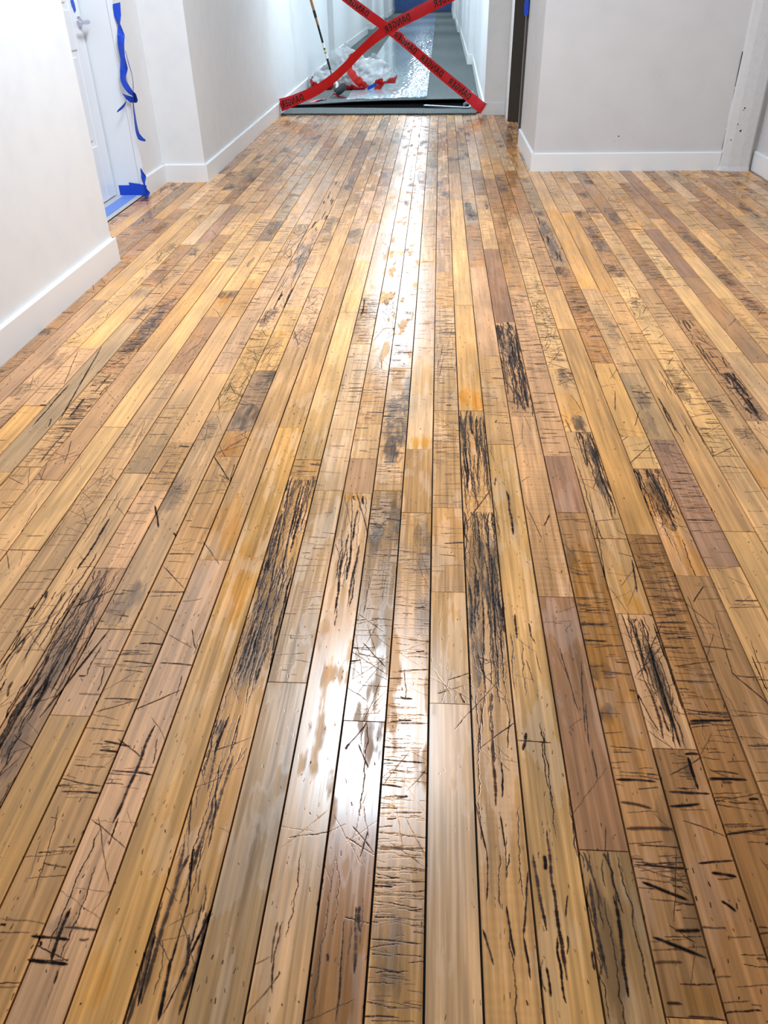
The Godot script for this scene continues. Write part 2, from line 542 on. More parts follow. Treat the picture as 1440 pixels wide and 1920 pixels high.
func build_doors() -> void:
	# white panelled door in the alcove
	var d := thing("door_1", "white panelled door with a lever handle in the left alcove", "door", Vector3(-2.158, 0.0, -4.965))
	d.set_meta("kind", "structure")
	var st := mb()
	cbox(st, Vector3(-0.045, 0.012, -0.461), Vector3(-0.008, 2.03, 0.461), 0.002)
	obj("leaf", st, M.door, d)
	var rails := [[0.012, 0.34], [0.866, 1.068], [1.86, 2.03]]
	st = mb()
	for a in rails:
		cbox(st, Vector3(-0.010, a[0], -0.315), Vector3(0.0, a[1], 0.315), 0.003)
	for a in [[-0.461, -0.315], [0.315, 0.461]]:
		cbox(st, Vector3(-0.010, 0.012, a[0]), Vector3(0.0, 2.03, a[1]), 0.003)
	for y in [[0.34, 0.866], [1.068, 1.86]]:
		cbox(st, Vector3(-0.010, y[0], -0.055), Vector3(0.0, y[1], 0.055), 0.003)
	obj("stiles_and_rails", st, M.door, d)
	for y in [[0.34, 0.866], [1.068, 1.86]]:
		for z in [[-0.315, -0.055], [0.055, 0.315]]:
			st = mb()
			cbox(st, Vector3(-0.012, y[0] + 0.035, z[0] + 0.035), Vector3(-0.001, y[1] - 0.035, z[1] - 0.035), 0.0045)
			obj("raised_panel", st, M.door, d)
	st = mb()
	tube(st, [Vector3(0, 1.0, -0.415), Vector3(0.008, 1.0, -0.415), Vector3(0.012, 1.0, -0.415)], [0.032, 0.032, 0.026], 24)
	tube(st, [Vector3(0.01, 1.0, -0.415), Vector3(0.055, 1.0, -0.415)], [0.011, 0.010], 16)
	var h := obj("lever_handle", st, M.chrome, d)
	st = mb()
	tube(st, smooth_path([Vector3(0.055, 1.0, -0.428), Vector3(0.06, 1.003, -0.40), Vector3(0.058, 1.002, -0.35), Vector3(0.052, 0.997, -0.30)], 4), [0.010, 0.011, 0.011, 0.010, 0.010, 0.010, 0.009, 0.009, 0.009, 0.009, 0.008, 0.008, 0.006], 14)
	obj("lever", st, M.chrome, h)
	# jamb and casing of that door
	var c := thing("trim_2", "white jamb and casing of the panelled door", "door frame", Vector3.ZERO)
	c.set_meta("kind", "structure")
	st = mb()
	cbox(st, Vector3(-2.24, 0.0, -5.455), Vector3(-1.985, 2.06, -5.438), 0.002)
	cbox(st, Vector3(-2.24, 0.0, -4.492), Vector3(-1.985, 2.06, -4.475), 0.002)
	cbox(st, Vector3(-2.24, 2.035, -5.438), Vector3(-1.985, 2.06, -4.492), 0.002)
	obj("jamb", st, M.door, c)
	st = mb()
	cbox(st, Vector3(-1.987, 0.0, -5.46), Vector3(-1.95, 2.10, -5.431), 0.004)
	cbox(st, Vector3(-1.987, 0.0, -4.50), Vector3(-1.95, 2.10, -4.46), 0.004)
	cbox(st, Vector3(-1.987, 2.06, -5.46), Vector3(-1.95, 2.10, -4.46), 0.004)
	obj("casing", st, M.door, c)
	st = mb()
	cbox(st, Vector3(-2.3, 0.0, -5.44), Vector3(-2.24, 2.06, -4.49), 0.002)
	struct("wall_behind_door", st, M.dark, "dark room side behind the panelled door")
	st = mb()
	cbox(st, Vector3(-2.235, 0.0, -5.437), Vector3(-1.982, 0.007, -4.493), 0.003)
	struct("trim_3", st, M.threshold, "pale metal threshold under the panelled door", "threshold")
	# brown doorway on the right
	var f := thing("door_2", "dark brown steel door frame in the wall past the right corner", "door frame", Vector3(0.70, 0, -7.95))
	f.set_meta("kind", "structure")
	st = mb()
	cbox(st, Vector3(-0.012, 0.0, -0.650), Vector3(0.20, 2.08, -0.632), 0.002)
	cbox(st, Vector3(-0.016, 0.0, 0.632), Vector3(0.20, 2.08, 0.650), 0.002)
	cbox(st, Vector3(-0.012, 2.055, -0.632), Vector3(0.20, 2.08, 0.632), 0.002)
	obj("frame", st, M.brown, f)
	st = mb()
	cbox(st, Vector3(-0.020, 0.115, 0.600), Vector3(-0.006, 2.08, 0.632), 0.002)
	cbox(st, Vector3(-0.006, 0.0, 0.612), Vector3(0.03, 2.08, 0.632), 0.002)
	obj("edge_guard", st, M.grey_metal, f)
	st = mb()
	cbox(st, Vector3(0.20, 0.006, -0.65), Vector3(0.24, 2.08, 0.65), 0.002)
	obj("leaf", st, M.brown, f)

# ------------------------------------------------------------------ the plank floor
# seam number: marks of each board from the near end, "/" and the z of each end joint.
# first letter tone; x cross saw ticks, l cracks, s scratches, w worm specks, k dark stain, a amber stain, c curly figure
const COLS := [
	"-24: b x1",
	"-23: b x2",
	"-22: b x2 /-4.662 d s2 /-5.844 t",
	"-21: b x1 /-4.835 t",
	"-20: b x1 s1 /-4.157 b k1 x1",
	"-19: p w2 /-3.382 y /-5.004 t x1",
	"-18: p x1 k1 s1 /-2.835 y s3 w2 /-4.157 y s2 k1 /-4.923 t w1 x1",
	"-17: y x1 /-2.322 p x1 /-2.815 y /-3.569 b x1 s1",
	"-16: y /-1.888 g /-3.098 t x1 k1 /-4.331 r s1 /-5.181 t x1",
	"-15: t s2 x1 /-1.921 t x3 l1 /-2.587 b x3 k2 /-3.705 b x1 s1 /-4.472 t x1",
	"-14: t s1 w2 /-1.849 p w2 s1 /-2.793 o w1 /-4.958 b x1",
	"-13: t s2 w1 /-1.517 y /-3.859 t x3 /-5.024 t x1",
	"-12: t s1 w2 /-1.129 t s1 w2 x1 /-2.587 b w3 s1 /-3.172 o k2 s1 /-3.511 y w2 /-4.340 d s3 /-4.763 g x1",
	"-11: t s3 l2 /-1.895 g w2 x1 /-2.334 t /-3.167 o x1 /-3.675 t x2 s1 /-4.954 t",
	"-10: b l3 s2 k1 /-1.451 p w2 x2 /-1.803 t x2 s1 /-2.079 t w1 /-2.596 p x1 w1 /-3.877 t s3 /-4.701 p s1",
	"-9: y w1 /-0.992 p l1 w2 x1 /-1.238 t w2 k1 /-2.291 y s3 /-3.022 p k2 l1 s1 /-4.582 t l1",
	"-8: t s1 x1 w2 /-1.998 o s2 /-2.160 d s1 k2 /-2.623 y s3 /-2.948 o x1 /-3.006 y x1 /-3.307 p s1 x1 /-4.059 t x2 k1",
	"-7: p l1 w2 s1 /-1.494 t w2 a1 /-2.845 p s3 /-3.559 o /-4.580 t x1",
	"-6: y w2 a1 /-2.186 t w1 /-4.275 g k1 w2 /-4.614 p x1",
	"-5: t l2 s1 /-1.893 t x3 /-1.987 y w1 /-3.966 p /-4.708 o x1 /-5.137 p x1",
	"-4: g w1 /-1.097 q x2 w1 /-1.819 q x1 /-2.882 t x3 s1 /-3.457 p w1",
	"-3: t a1 w2 /-1.808 p w1 /-1.998 q w1 x1 /-2.218 t x3 /-2.631 q s2 /-2.910 t s3 /-4.154 o s1 x1",
	"-2: b l1 s2 w1 /-1.004 g s3 x2 k2 /-1.824 t x3 k2 /-2.656 t x2 /-3.878 p x1",
	"-1: o x3 s2 k1 /-1.719 t /-2.060 q a1 /-2.771 p x1 /-3.878 o x1",
	"0: q /-1.055 y w1 s1 /-1.394 t x2 w1 /-1.745 t x3 s1 /-2.318 t x3 /-3.308 o x3 /-3.793 p x1 w1",
	"1: t l1 c1 w1 /-2.320 o /-3.329 y /-4.173 y /-5.286 p",
	"2: y l1 w2 /-2.097 t w1 x1 /-2.776 p w1 /-3.870 b x2 /-4.715 g k3 /-5.285 t x1",
	"3: g l2 k1 /-0.754 r w1 s1 /-1.387 p c2 s1 w1 /-2.286 p l3 s2 /-3.126 r w1 /-4.182 t x2 w1",
	"4: t /-0.509 b x2 a2 k1 /-1.733 r w1 /-2.031 p x2 /-3.521 b x2 /-4.937 b x1",
	"5: b s1 w2 x1 /-0.965 p l3 s3 /-1.335 t s3 a1 /-1.619 t l2 s2 /-2.182 t s2 k2 a1 /-2.659 y x3 s3 /-3.786 t x2 w1",
	"6: b x2 s1 w1 /-1.638 o /-3.544 b x3 /-4.935 b x1",
	"7: b s2 x1 /-1.475 p s2 l2 a1 /-1.965 y s2 /-2.156 y s1 /-2.714 b x3 s1 /-3.880 d l1 s1 /-4.845 g k1 x1",
	"8: t s1 x1 /-1.515 r x2 s1 /-2.138 g k1 /-2.627 t w1 /-2.687 t w1 x1 /-3.545 o /-4.998 t",
	"9: y w1 /-0.961 t s1 x1 /-1.266 y w1 /-1.661 t l1 /-2.752 t x1 w1 /-3.524 o /-4.932 t x1",
	"10: t x1 w1 /-2.046 y x2 s2 k1 /-2.928 y s3 x1 /-3.715 b x3 k2 /-4.996 t x1",
	"11: t w2 /-1.873 t k1 a1 /-2.632 t x1 /-3.547 t w1 x1 /-4.929 b k1 x1",
	"12: t w1 s1 /-2.269 b l2 s2 x1 /-3.160 b x3 /-4.058 b x2 /-5.060 b k2",
	"13: t w1 /-2.823 y /-3.563 y x2 /-4.456 t x2 x1",
	"14: t w1 /-2.731 b s1 /-3.717 r /-4.566 t x1",
	"15: y x1 s1 /-3.422 y /-4.058 t x1 /-4.800 b x1",
	"16: b x3 k1 /-3.565 b x3 k1 /-4.565 r /-6.174 b",
	"17: t x1 /-3.718 y s2 /-4.564 y x1",
	"18: t x1 s1 /-4.248 t x1",
	"19: r /-3.656 t x1 w1 /-4.562 b x1",
	"20: b w1 /-3.799 b x1 s1 /-4.562 b x2",
	"21: b x1 /-4.150 t x1",
	"22: b x2 k1 /-4.917 b",
	"23: b x2 s1 k1",
	"24: b x1",
	"25: b x2",
	"26: b x1",
	"27: b",
]
# seam number, near z, far z, from and to across the board, kind, strength (K stain, L cracks, X ticks, S scratches, H cross-hatch, A amber)
const FEATS := [
	[-5, -1.023, -1.873, 0, 1, "L", 6.8],
	[-5, -1.064, -1.398, 0.1, 0.9, "K", 0.46],
	[-5, -0.463, -0.996, 0, 0.6, "L", 4.1],
	[-5, -0.463, -0.662, 0.55, 0.95, "L", 1.4],
	[-5, -0.817, -0.932, 0.3, 0.9, "L", 2.7],
	[1, -1.086, -1.727, 0, 1, "L", 8.1],
	[1, -1.115, -1.417, 0, 0.35, "K", 0.68],
	[1, -1.238, -1.630, 0.55, 1, "K", 0.5],
	[1, -1.727, -2.282, 0, 1, "L", 6.8],
	[1, -2.039, -2.301, 0, 0.15, "K", 0.76],
	[1, -0.841, -1.086, 0.1, 0.8, "L", 4.1],
	[1, -1.379, -1.630, 0.3, 0.6, "K", 0.58],
	[-1, -0.481, -0.833, 0, 1, "X", 6],
	[-1, -0.833, -1.152, 0, 0.6, "X", 3.6],
	[-1, -1.167, -1.624, 0, 1, "X", 3.6],
	[-1, -0.481, -0.644, 0, 0.6, "K", 0.42],
	[-1, -0.652, -0.696, 0, 1, "X", 3.6],
	[-1, -0.833, -0.900, 0, 1, "S", 3.6],
	[-2, -1.020, -1.228, 0, 1, "S", 6],
	[-2, -1.296, -1.488, 0, 1, "H", 4.8],
	[-2, -1.488, -1.797, 0, 1, "X", 6],
	[-2, -1.969, -2.275, 0, 1, "K", 0.68],
	[-2, -2.275, -2.610, 0.7, 1, "K", 0.76],
	[-2, -2.610, -2.912, 0, 1, "X", 3.6],
	[-3, -1.258, -1.794, 0.1, 0.9, "L", 2.7],
	[-3, -2.910, -4.059, 0.2, 0.9, "S", 6],
	[-3, -3.144, -3.408, 0.2, 0.8, "K", 0.58],
	[-3, -1.768, -1.808, 0, 1, "A", 0.9],
	[-10, -0.798, -1.442, 0.1, 0.8, "L", 5.4],
	[-10, -0.798, -1.381, 0.2, 0.9, "K", 0.5],
	[-11, -1.042, -1.359, 0, 1, "L", 2.7],
	[-11, -1.117, -1.321, 0, 0.6, "S", 3.6],
	[-8, -2.170, -2.340, 0, 1, "K", 0.68],
	[-8, -2.340, -2.599, 0, 1, "X", 2.4],
	[-8, -2.599, -2.904, 0, 1, "H", 3.6],
	[-8, -1.998, -2.160, 0, 0.9, "A", 1],
	[-8, -1.986, -2.188, 0.1, 0.8, "S", 3.6],
	[-8, -2.937, -3.006, 0, 1, "A", 0.9],
	[-7, -0.570, -0.582, 0, 0.9, "X", 2.4],
	[-7, -0.532, -0.543, 0, 0.7, "X", 2.4],
	[-7, -0.768, -0.810, 0.3, 0.9, "S", 1.2],
	[-7, -0.831, -0.889, 0, 1, "X", 3.6],
	[-8, -0.806, -0.856, 0, 1, "X", 2.4],
	[-8, -0.897, -0.946, 0, 1, "X", 2.4],
	[-8, -1.112, -1.143, 0, 1, "X", 2.4],
	[-8, -1.349, -1.378, 0, 1, "X", 1.2],
	[-9, -1.264, -1.405, 0.3, 0.9, "K", 0.42],
	[0, -1.068, -1.126, 0.1, 1, "S", 4.8],
	[0, -2.005, -2.242, 0, 1, "X", 4.8],
	[0, -2.613, -3.027, 0, 1, "H", 3.6],
	[0, -2.915, -3.147, 0, 1, "X", 3.6],
	[1, -2.320, -2.482, 0, 1, "A", 0.9],
	[-1, -2.060, -2.151, 0, 1, "A", 1],
	[4, -1.282, -1.388, 0, 0.9, "X", 6],
	[4, -1.125, -1.185, 0, 0.5, "K", 0.42],
	[4, -1.016, -1.069, 0, 0.4, "K", 0.68],
	[4, -0.874, -0.919, 0, 0.9, "X", 6],
	[4, -0.919, -1.639, 0, 1, "A", 0.45],
	[4, -0.699, -0.753, 0, 1, "X", 4.8],
	[4, -0.594, -0.632, 0.2, 1, "S", 3.6],
	[4, -1.639, -1.736, 0.1, 0.9, "X", 2.4],
	[4, -0.509, -0.557, 0, 1, "A", 0.3],
	[5, -0.982, -1.319, 0.25, 0.75, "L", 5.4],
	[5, -1.007, -1.285, 0.45, 0.75, "K", 0.68],
	[5, -1.204, -1.319, 0, 1, "S", 4.8],
	[5, -1.738, -2.148, 0.55, 1, "K", 0.76],
	[5, -1.738, -2.182, 0.4, 1, "L", 5.4],
	[5, -2.175, -2.290, 0.3, 0.9, "K", 0.8],
	[5, -0.867, -0.958, 0.3, 0.8, "X", 6],
	[5, -0.900, -0.946, 0.5, 0.75, "K", 0.58],
	[5, -2.668, -3.414, 0.1, 0.9, "S", 4.8],
	[7, -1.671, -1.962, 0, 0.9, "L", 6.8],
	[7, -1.671, -1.933, 0.2, 0.8, "K", 0.72],
	[7, -1.580, -1.933, 0.2, 0.9, "S", 4.8],
	[7, -1.625, -1.962, 0, 1, "A", 0.6],
	[7, -3.714, -4.808, 0, 0.8, "K", 0.68],
	[7, -3.036, -3.416, 0, 1, "X", 3.6],
	[6, -1.024, -1.063, 0, 1, "X", 4.8],
	[6, -1.132, -1.622, 0, 1, "X", 4.8],
	[6, -0.893, -0.910, 0, 0.8, "X", 3.6],
	[6, -0.799, -0.814, 0, 0.9, "X", 3.6],
	[3, -1.278, -1.304, 0, 1, "X", 1.2],
	[3, -2.363, -3.090, 0, 1, "L", 6.8],
	[3, -2.665, -3.031, 0.1, 0.9, "K", 0.62],
	[3, -0.498, -0.730, 0.05, 0.5, "K", 0.38],
	[3, -0.498, -0.749, 0.1, 0.5, "L", 2.7],
	[8, -2.072, -2.373, 0, 0.6, "K", 0.3],
	[8, -1.747, -1.907, 0.1, 1, "X", 4.8],
	[8, -2.925, -3.156, 0.3, 0.9, "K", 0.34],
	[10, -3.158, -3.418, 0.1, 0.9, "S", 4.8],
	[10, -3.316, -3.383, 0.3, 0.8, "K", 0.42],
	[10, -4.152, -4.352, 0, 1, "K", 0.58],
	[10, -4.458, -4.626, 0, 1, "K", 0.68],
	[10, -3.715, -3.796, 0.1, 0.9, "K", 0.68],
	[11, -4.804, -4.995, 0, 1, "K", 0.42],
	[12, -2.233, -2.634, 0.3, 0.9, "L", 5.4],
	[12, -2.269, -2.545, 0.4, 0.9, "K", 0.42],
	[12, -4.682, -5.060, 0.2, 1, "K", 0.58],
	[16, -4.058, -4.621, 0.3, 0.9, "K", 0.5],
	[22, -4.793, -5.183, 0.2, 0.9, "K", 0.68],
	[23, -4.560, -5.046, 0.3, 0.9, "K", 0.68],
	[-12, -3.401, -3.511, 0, 0.9, "K", 0.76],
	[-12, -3.297, -3.474, 0, 1, "A", 0.7],
	[-12, -3.876, -4.059, 0.4, 0.7, "K", 0.58],
	[-12, -4.470, -4.763, 0, 1, "K", 0.42],
	[-12, -1.592, -1.884, 0, 1, "S", 4.8],
	[-12, -1.770, -1.884, 0.1, 0.9, "X", 3.6],
	[-15, -2.894, -3.399, 0.2, 1, "K", 0.58],
	[-15, -2.495, -3.131, 0, 1, "X", 4.8],
	[-15, -2.033, -2.326, 0, 1, "X", 3.6],
	[-17, -3.397, -3.875, 0, 1, "K", 0.34],
	[-18, -2.582, -2.781, 0.4, 1, "K", 0.42],
	[-18, -3.875, -4.157, 0.1, 0.9, "S", 3.6],
	[-20, -2.944, -3.033, 0.2, 0.8, "K", 0.68],
	[-10, -3.877, -4.701, 0, 0.9, "S", 6],
	[-9, -3.708, -4.468, 0.4, 1, "K", 0.5],
	[-9, -2.338, -2.848, 0, 1, "S", 6],
	[-9, -2.902, -3.016, 0, 1, "X", 3.6],
	[-7, -2.905, -3.477, 0, 1, "S", 4.8],
	[-7, -3.019, -3.268, 0.2, 0.9, "H", 2.4],
	[-8, -4.155, -4.468, 0, 1, "X", 4.8],
	[-4, -2.909, -3.407, 0, 1, "X", 4.8],
	[-4, -3.143, -3.407, 0, 0.3, "L", 2.7],
	[2, -4.751, -5.142, 0.1, 0.8, "K", 0.68],
	[3, -5.004, -5.283, 0.6, 1, "K", 0.68],
	[-6, -4.306, -4.579, 0, 1, "K", 0.26],
	[-14, -1.562, -1.586, 0, 1, "X", 1.2],
	[-13, -1.565, -1.613, 0, 0.8, "X", 1.2],
	[-11, -1.693, -1.772, 0, 1, "S", 2.4],
	[1, -0.704, -0.841, 0, 0.15, "L", 1.4],
	[1, -0.604, -0.741, 0.3, 0.6, "L", 2.7],
	[1, -0.530, -0.704, 0.6, 0.85, "L", 1.4],
	[2, -0.624, -0.745, 0.05, 0.3, "L", 1.4],
	[2, -0.507, -0.673, 0.1, 0.5, "L", 1.4],
	[-4, -0.821, -1.068, 0.5, 1, "A", 0.15],
	[-3, -0.485, -0.725, 0.2, 0.5, "L", 1.4],
	[-3, -0.734, -0.815, 0, 1, "S", 1.2],
	[-2, -0.476, -0.640, 0.5, 0.9, "L", 2.7],
	[-2, -0.710, -0.808, 0.5, 1, "S", 3.6],
	[-6, -0.459, -0.559, 0, 0.5, "A", 0.4],
	[-7, -0.570, -0.602, 0, 0.6, "K", 0.26],
]
# single gouges: x, z to x, z, width mm, darkness
const GOUGES := [
	[-0.5880, -0.5710, -0.5280, -0.5690, 4.25, 1],
	[-0.5780, -0.5370, -0.5170, -0.5330, 5.1, 1],
	[-0.5710, -0.5630, -0.5680, -0.5570, 3.4, 1],
	[-0.5260, -0.5070, -0.5280, -0.5250, 3.4, 0.9],
	[-0.5430, -0.5860, -0.4910, -0.5850, 3.4, 0.7],
	[-0.6200, -0.6870, -0.5780, -0.6820, 2.55, 0.7],
	[-0.6430, -0.5850, -0.6350, -0.5850, 3.4, 0.9],
	[-0.5690, -0.7680, -0.4930, -0.7180, 1.7, 0.8],
	[-0.6600, -0.6950, -0.5840, -0.7080, 1.275, 0.6],
	[-0.3810, -0.7250, -0.3630, -0.6280, 3.4, 1],
	[-0.3650, -0.6360, -0.3660, -0.5400, 3.4, 1],
	[-0.3680, -0.5480, -0.3620, -0.4670, 5.1, 1],
	[-0.4020, -0.5850, -0.3960, -0.4850, 4.25, 1],
	[-0.3250, -0.6290, -0.3410, -0.5570, 4.25, 1],
	[-0.3410, -0.5570, -0.3580, -0.4770, 2.55, 1],
	[-0.3640, -0.8180, -0.3560, -0.7250, 3.4, 1],
	[-0.4070, -0.8160, -0.3950, -0.7490, 2.55, 0.9],
	[-0.3600, -0.6890, -0.3540, -0.6490, 1.7, 0.8],
	[-0.1660, -0.8060, -0.2400, -0.7280, 2.55, 0.5],
	[-0.2200, -0.6100, -0.2190, -0.5510, 3.4, 0.6],
	[-0.2030, -0.5380, -0.2420, -0.4800, 2.55, 0.55],
	[-0.2420, -0.5480, -0.2230, -0.5590, 2.55, 0.5],
	[-0.1190, -0.6230, -0.0790, -0.6150, 2.55, 0.9],
	[-0.1190, -0.6190, -0.1160, -0.4800, 2.55, 0.9],
	[-0.1390, -0.5670, -0.1370, -0.5560, 3.4, 0.9],
	[-0.1210, -0.7770, -0.0820, -0.7310, 2.55, 0.9],
	[-0.0940, -0.7690, -0.1030, -0.7200, 2.55, 0.9],
	[-0.1300, -0.7570, -0.0770, -0.7260, 2.125, 0.9],
	[-0.1400, -1.2190, -0.0870, -1.1500, 2.55, 0.9],
	[-0.1490, -1.1860, -0.0910, -1.1710, 2.55, 0.9],
	[-0.1580, -1.3120, -0.0960, -1.2540, 2.125, 0.9],
	[-0.1260, -0.9490, -0.1040, -0.8970, 2.55, 0.9],
	[-0.1470, -0.9420, -0.1150, -0.9970, 2.55, 0.9],
	[-0.1430, -0.9490, -0.1480, -0.9360, 4.25, 0.9],
	[0.0890, -0.8290, 0.1030, -0.7400, 2.55, 0.9],
	[0.1030, -0.7400, 0.0990, -0.6590, 2.975, 0.95],
	[0.1380, -0.7700, 0.1310, -0.6950, 1.7, 0.9],
	[0.1290, -0.8100, 0.1320, -0.7500, 2.55, 0.9],
	[0.0910, -0.6140, 0.1040, -0.5650, 3.4, 0.95],
	[0.1290, -0.6520, 0.1350, -0.5770, 3.4, 0.95],
	[0.1670, -0.7110, 0.1510, -0.6050, 3.4, 0.95],
	[0.1510, -0.6050, 0.1560, -0.5460, 3.4, 0.95],
	[0.1830, -0.6630, 0.1850, -0.6220, 2.55, 0.9],
	[0.1960, -0.7390, 0.1950, -0.7160, 5.95, 1],
	[0.1800, -0.5650, 0.1820, -0.5260, 3.4, 0.95],
	[0.2250, -0.6740, 0.2180, -0.6400, 2.55, 0.9],
	[0.2160, -0.6120, 0.2120, -0.5850, 2.55, 0.9],
	[0.2610, -0.7470, 0.2760, -0.6600, 2.55, 0.8],
	[0.2490, -0.5910, 0.2490, -0.5650, 3.4, 0.9],
	[0.2940, -0.7490, 0.3020, -0.7130, 2.55, 0.9],
	[0.3010, -0.6860, 0.2980, -0.6360, 2.55, 0.9],
	[0.3450, -0.7020, 0.4090, -0.6760, 5.1, 1],
	[0.3430, -0.6160, 0.4130, -0.5900, 5.1, 1],
	[0.3390, -0.7950, 0.4140, -0.7980, 6.8, 0.7],
	[0.3390, -0.7310, 0.4220, -0.7280, 3.4, 0.9],
	[0.3780, -0.6280, 0.4140, -0.6300, 5.1, 0.95],
	[0.4580, -0.7230, 0.4940, -0.7180, 5.1, 1],
	[0.4600, -0.6770, 0.4760, -0.6620, 4.25, 1],
	[0.4410, -0.7380, 0.4980, -0.7450, 3.4, 0.9],
	[0.3390, -0.8460, 0.3870, -0.8370, 5.1, 0.7],
	[0.4210, -0.8420, 0.4730, -0.8490, 5.1, 1],
	[0.4990, -0.7920, 0.5730, -0.8060, 3.4, 0.9],
	[0.4710, -1.2440, 0.4700, -0.9710, 5.1, 1],
	[0.4950, -1.3040, 0.4970, -1.0610, 3.4, 1],
	[0.4180, -1.0990, 0.4390, -1.0060, 2.55, 0.9],
	[0.4340, -1.3180, 0.4400, -1.1280, 2.125, 0.9],
	[0.5120, -1.3040, 0.4330, -1.1420, 2.125, 0.9],
	[0.5050, -1.2460, 0.4220, -1.1420, 1.7, 0.9],
	[0.4320, -1.3360, 0.4370, -1.1870, 2.55, 0.9],
	[0.4780, -0.9470, 0.4770, -0.8790, 5.95, 1],
	[0.4270, -0.8710, 0.4950, -0.8710, 5.1, 0.9],
	[0.4750, -0.9530, 0.4990, -0.9540, 5.1, 0.9],
	[0.5040, -1.0320, 0.5830, -1.0360, 5.1, 1],
	[0.5020, -1.0610, 0.5800, -1.0490, 2.55, 0.9],
	[0.5040, -0.9020, 0.5690, -0.9030, 5.1, 1],
	[0.5150, -1.1760, 0.5960, -1.1940, 2.125, 0.9],
	[0.3390, -0.8920, 0.4080, -0.8910, 5.1, 1],
	[0.4810, -1.1010, 0.4220, -1.1420, 1.7, 0.8],
	[0.6380, -1.3440, 0.6200, -1.1500, 1.7, 0.8],
	[0.6200, -1.1650, 0.6660, -1.0820, 2.55, 0.9],
	[0.6770, -1.2130, 0.6750, -1.1100, 2.55, 0.9],
	[0.6010, -1.3790, 0.6400, -1.4370, 2.55, 0.9],
	[0.6270, -1.1540, 0.6740, -1.1530, 2.55, 0.9],
	[0.0980, -1.4960, 0.1520, -1.4270, 2.125, 0.9],
	[0.0890, -1.6640, 0.1680, -1.8390, 2.975, 0.95],
	[0.0950, -1.1880, 0.1710, -1.1650, 2.125, 0.9],
	[0.1520, -1.1300, 0.0520, -0.9890, 2.125, 0.9],
	[0.0910, -0.9410, 0.1700, -1.0130, 2.55, 0.9],
	[0.1170, -1.0850, 0.0960, -0.9410, 2.55, 0.9],
	[0.2810, -1.2200, 0.2950, -1.0450, 2.55, 0.85],
	[0.3210, -1.1830, 0.3000, -0.9870, 2.55, 0.8],
	[0.3120, -1.0660, 0.3030, -0.9630, 2.55, 0.8],
	[0.3070, -0.9570, 0.3060, -0.8930, 2.55, 0.8],
	[0.1830, -1.2570, 0.2320, -1.2020, 1.7, 0.6],
	[0.2290, -1.2020, 0.2340, -1.1410, 2.125, 0.7],
	[0.1790, -1.1390, 0.2160, -1.1260, 1.7, 0.6],
	[0.1710, -0.9720, 0.2350, -0.9680, 2.975, 0.8],
	[0.0430, -1.1180, 0.0870, -1.1390, 2.55, 0.95],
	[0.0210, -1.0810, 0.0430, -1.0920, 2.55, 0.9],
	[0.0670, -1.0830, 0.0760, -1.0590, 5.1, 0.95],
	[0.4350, -1.7630, 0.4150, -1.4090, 2.125, 0.95],
	[0.4380, -1.8290, 0.4290, -1.6410, 1.7, 0.95],
	[0.4940, -1.5320, 0.4820, -1.4110, 4.25, 1],
	[0.3160, -1.7210, 0.2970, -1.6710, 3.4, 0.95],
	[0.2570, -1.7700, 0.2840, -1.6120, 1.7, 0.9],
	[0.4210, -1.6930, 0.5020, -1.7080, 2.125, 0.9],
	[0.5780, -1.9910, 0.6690, -2.1140, 1.7, 0.9],
	[0.6400, -2.2220, 0.6770, -2.3340, 1.275, 0.9],
	[0.6620, -2.0780, 0.7460, -2.0510, 1.7, 0.9],
	[0.6890, -2.0720, 0.7470, -1.9960, 1.7, 0.8],
	[0.1240, -1.3690, 0.1200, -1.1900, 4.25, 1],
	[0.1510, -1.4180, 0.1470, -1.1450, 4.25, 1],
	[0.1500, -2.1390, 0.1320, -1.8890, 3.4, 1],
	[0.0970, -2.1040, 0.1100, -1.8880, 3.4, 1],
	[0.1650, -2.2830, 0.1630, -1.8890, 2.55, 1],
	[-0.6580, -2.0000, -0.5740, -1.8600, 3.4, 1],
	[-0.5740, -1.8600, -0.6160, -1.8940, 2.55, 1],
	[-0.5740, -1.8600, -0.5830, -1.9550, 2.55, 1],
	[-0.7550, -1.7280, -0.7140, -1.6240, 4.25, 1],
	[-0.6660, -1.6020, -0.6560, -1.5900, 5.1, 1],
	[-0.6790, -1.8630, -0.5520, -1.8520, 1.7, 0.9],
	[-0.5810, -1.5700, -0.5130, -1.4730, 2.125, 0.9],
	[-0.6530, -1.4640, -0.5770, -1.3820, 2.55, 0.95],
	[-0.6500, -1.3670, -0.5680, -1.3700, 3.4, 0.95],
	[-0.3180, -1.6140, -0.2270, -1.5090, 0, 0],
	[-0.3040, -1.3810, -0.2390, -1.3680, 2.125, 0.5],
	[-0.3140, -1.4040, -0.2410, -1.3790, 1.7, 0.5],
	[-0.3130, -1.3200, -0.2400, -1.3230, 2.55, 0.55],
	[-0.2400, -1.5710, -0.2190, -1.5060, 2.55, 0.6],
	[-0.2060, -1.8080, -0.1580, -1.6080, 2.975, 0.95],
	[-0.2180, -1.8070, -0.1930, -1.4650, 2.55, 0.95],
	[-0.2390, -1.7930, -0.2010, -1.6180, 1.7, 0.7],
	[-0.3680, -1.8580, -0.3570, -1.3980, 4.25, 1],
	[-0.3950, -1.7880, -0.3690, -1.3220, 4.25, 1],
	[-0.3710, -1.4790, -0.3740, -1.1690, 3.4, 1],
	[-0.3840, -1.0080, -0.3920, -0.9130, 4.25, 1],
	[-0.3630, -1.0090, -0.3640, -0.9200, 3.4, 1],
	[-0.3990, -0.9190, -0.3310, -0.9560, 2.55, 0.95],
	[-0.3770, -0.8900, -0.3620, -0.7960, 2.55, 1],
	[-0.7060, -1.2370, -0.7550, -0.9850, 5.1, 1],
